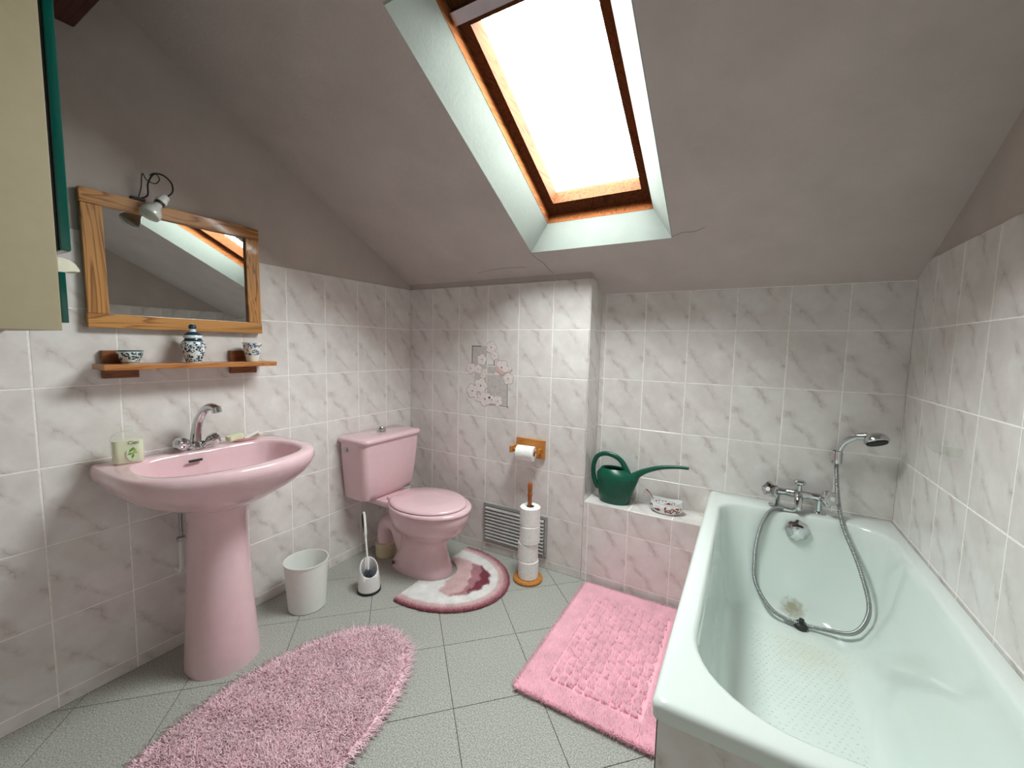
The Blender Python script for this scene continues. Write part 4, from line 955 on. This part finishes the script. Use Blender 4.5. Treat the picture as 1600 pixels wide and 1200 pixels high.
lean = np.stack([np.where(inner_, lx_ * .1, 0) + rng.normal(0, .13, n), np.where(inner_, ly_ * .1, 0) + rng.normal(0, .13, n), np.ones(n)], 1); lean /= np.linalg.norm(lean, axis=1)[:, None]
pile('pile', np.stack([px, py, np.full(n, .004)], 1), lean, hgt, rng.uniform(.0013, .0020, n), rg, [M_BRUG], bend=False)
n = 7000; s = rng.uniform(0, 1, n); side = rng.integers(0, 4, n)
px = np.where(side == 0, RX0, np.where(side == 1, RX1 - .004, RX0 + s * (RX1 - RX0))); py = np.where(side == 2, RY0, np.where(side == 3, RY1, RY0 + s * (RY1 - RY0)))
dx = np.where(side == 0, -1, np.where(side == 1, .2, 0)); dy = np.where(side == 2, -1, np.where(side == 3, 1, 0))
dirv = np.stack([dx + rng.normal(0, .3, n), dy + rng.normal(0, .3, n), rng.uniform(.3, 1.2, n)], 1); dirv /= np.linalg.norm(dirv, axis=1)[:, None]
pile('fringe', np.stack([px, py, np.full(n, .004)], 1), dirv, rng.uniform(.014, .026, n), rng.uniform(.0013, .0020, n), rg, [M_BRUG], bend=False)
# contour rug round the toilet foot
CR = np.array([.545, -.345])
cr = thing('toilet_rug', (.70, -.345, 0), 'half-round white and burgundy rug hugging the toilet foot', 'rug')
RA, RBY = .375, .300     # reach in front (x) and half width (y)
def in_rug(x, y, k=1.0):
    e = ((x - CR[0]) / (RA * k)) ** 2 + ((y - CR[1]) / (RBY * k)) ** 2
    foot = ((x - .40) / .218) ** 2 + ((y - TY) / .142) ** 2
    return (e < 1) & (x > CR[0] - .045) & (foot > 1)
n = 150000; px = rng.uniform(.45, .95, n); py = rng.uniform(-.66, -.03, n); kx = in_rug(px, py); px, py = px[kx][:60000], py[kx][:60000]; n = len(px)
e = np.sqrt(((px - CR[0]) / RA) ** 2 + ((py - CR[1]) / RBY) ** 2) + rng.normal(0, .012, n)
def inside(poly, x, y):
    r = np.zeros(len(x), bool)
    for (x0, y0), (x1, y1) in zip(poly, poly[1:] + poly[:1]):
        c_ = ((y0 > y) != (y1 > y)); t_ = np.divide((y - y0), (y1 - y0 if y1 != y0 else 1e-9)); r ^= c_ & (x < x0 + t_ * (x1 - x0))
    return r
jx, jy = px + .006 * np.sin(py * 90) + rng.normal(0, .003, n), py + rng.normal(0, .003, n)
mi = np.zeros(n, int)                       # 0 white
mi[e > .84] = 1; mi[e > .92] = 2; mi[e > .975] = 3
for k_, poly in ((1, [(.500, -.20), (.540, -.175), (.621, -.174), (.687, -.287), (.76, -.442), (.70, -.495), (.642, -.484), (.614, -.356)]),
                 (2, [(.628, -.183), (.692, -.183), (.778, -.301), (.764, -.376), (.757, -.454), (.701, -.499), (.744, -.411), (.699, -.303)]),
                 (3, [(.686, -.174), (.784, -.239), (.812, -.303), (.802, -.375), (.763, -.454), (.759, -.369), (.753, -.293)])):
    mi[inside(poly, jx, jy)] = k_
lean = np.stack([rng.normal(0, .25, n), rng.normal(0, .25, n), np.ones(n)], 1); lean /= np.linalg.norm(lean, axis=1)[:, None]
CM_ = [fibre('rug_white_yarn', (232, 228, 226)), fibre('rug_pale_pink_yarn', (214, 182, 182)), fibre('rug_mauve_yarn', (182, 132, 138)), fibre('rug_burgundy_yarn', (134, 72, 82))]
bm = BM(); ring_ = []
for t in [-.5 * PI + PI * i / 40 for i in range(41)]: ring_.append((CR[0] + (RA - .008) * math.cos(t), CR[1] + (RBY - .008) * math.sin(t)))
ring_.append((CR[0] - .035, CR[1] + RBY - .012)); ring_.append((CR[0] - .035, TY + .128))
for t in [math.radians(58) - math.radians(116) * i / 16 for i in range(17)]: ring_.append((.40 + .226 * math.cos(t), TY + .148 * math.sin(t)))
ring_.append((CR[0] - .035, TY - .128)); ring_.append((CR[0] - .035, CR[1] - RBY + .012))
prism(bm, ring_, 'z', .0008, .006); bmesh.ops.triangulate(bm, faces=bm.faces); emit('rug_base', bm, CM_[1], cr, smooth=False)
pile('pile', np.stack([px, py, np.full(n, .004)], 1), lean, rng.uniform(.011, .016, n), rng.uniform(.0014, .0021, n), cr, CM_, mi, bend=False)

# ------------------------------------------------------------------ hairline cracks in the plaster
M_CRACK = plain('crack_dark', (70, 60, 56), .9)
ceil_o = bpy.data.objects['ceiling']
def crack(pts, w):
    bm = BM(); tube(bm, [sp(x + rng.normal(0, .003), t + rng.normal(0, .003), -.0002) for x, t in pts], w, 5, sm=3)
    emit('crack', bm, M_CRACK, ceil_o)
crack([(.935, .172), (.945, .13), (.962, .09), (.968, .045), (.985, .012)], .0009)
crack([(1.577, .18), (1.62, .20), (1.66, .195), (1.70, .21)], .0007)
crack([(.55, .055), (.66, .075), (.76, .082), (.86, .075)], .0007)
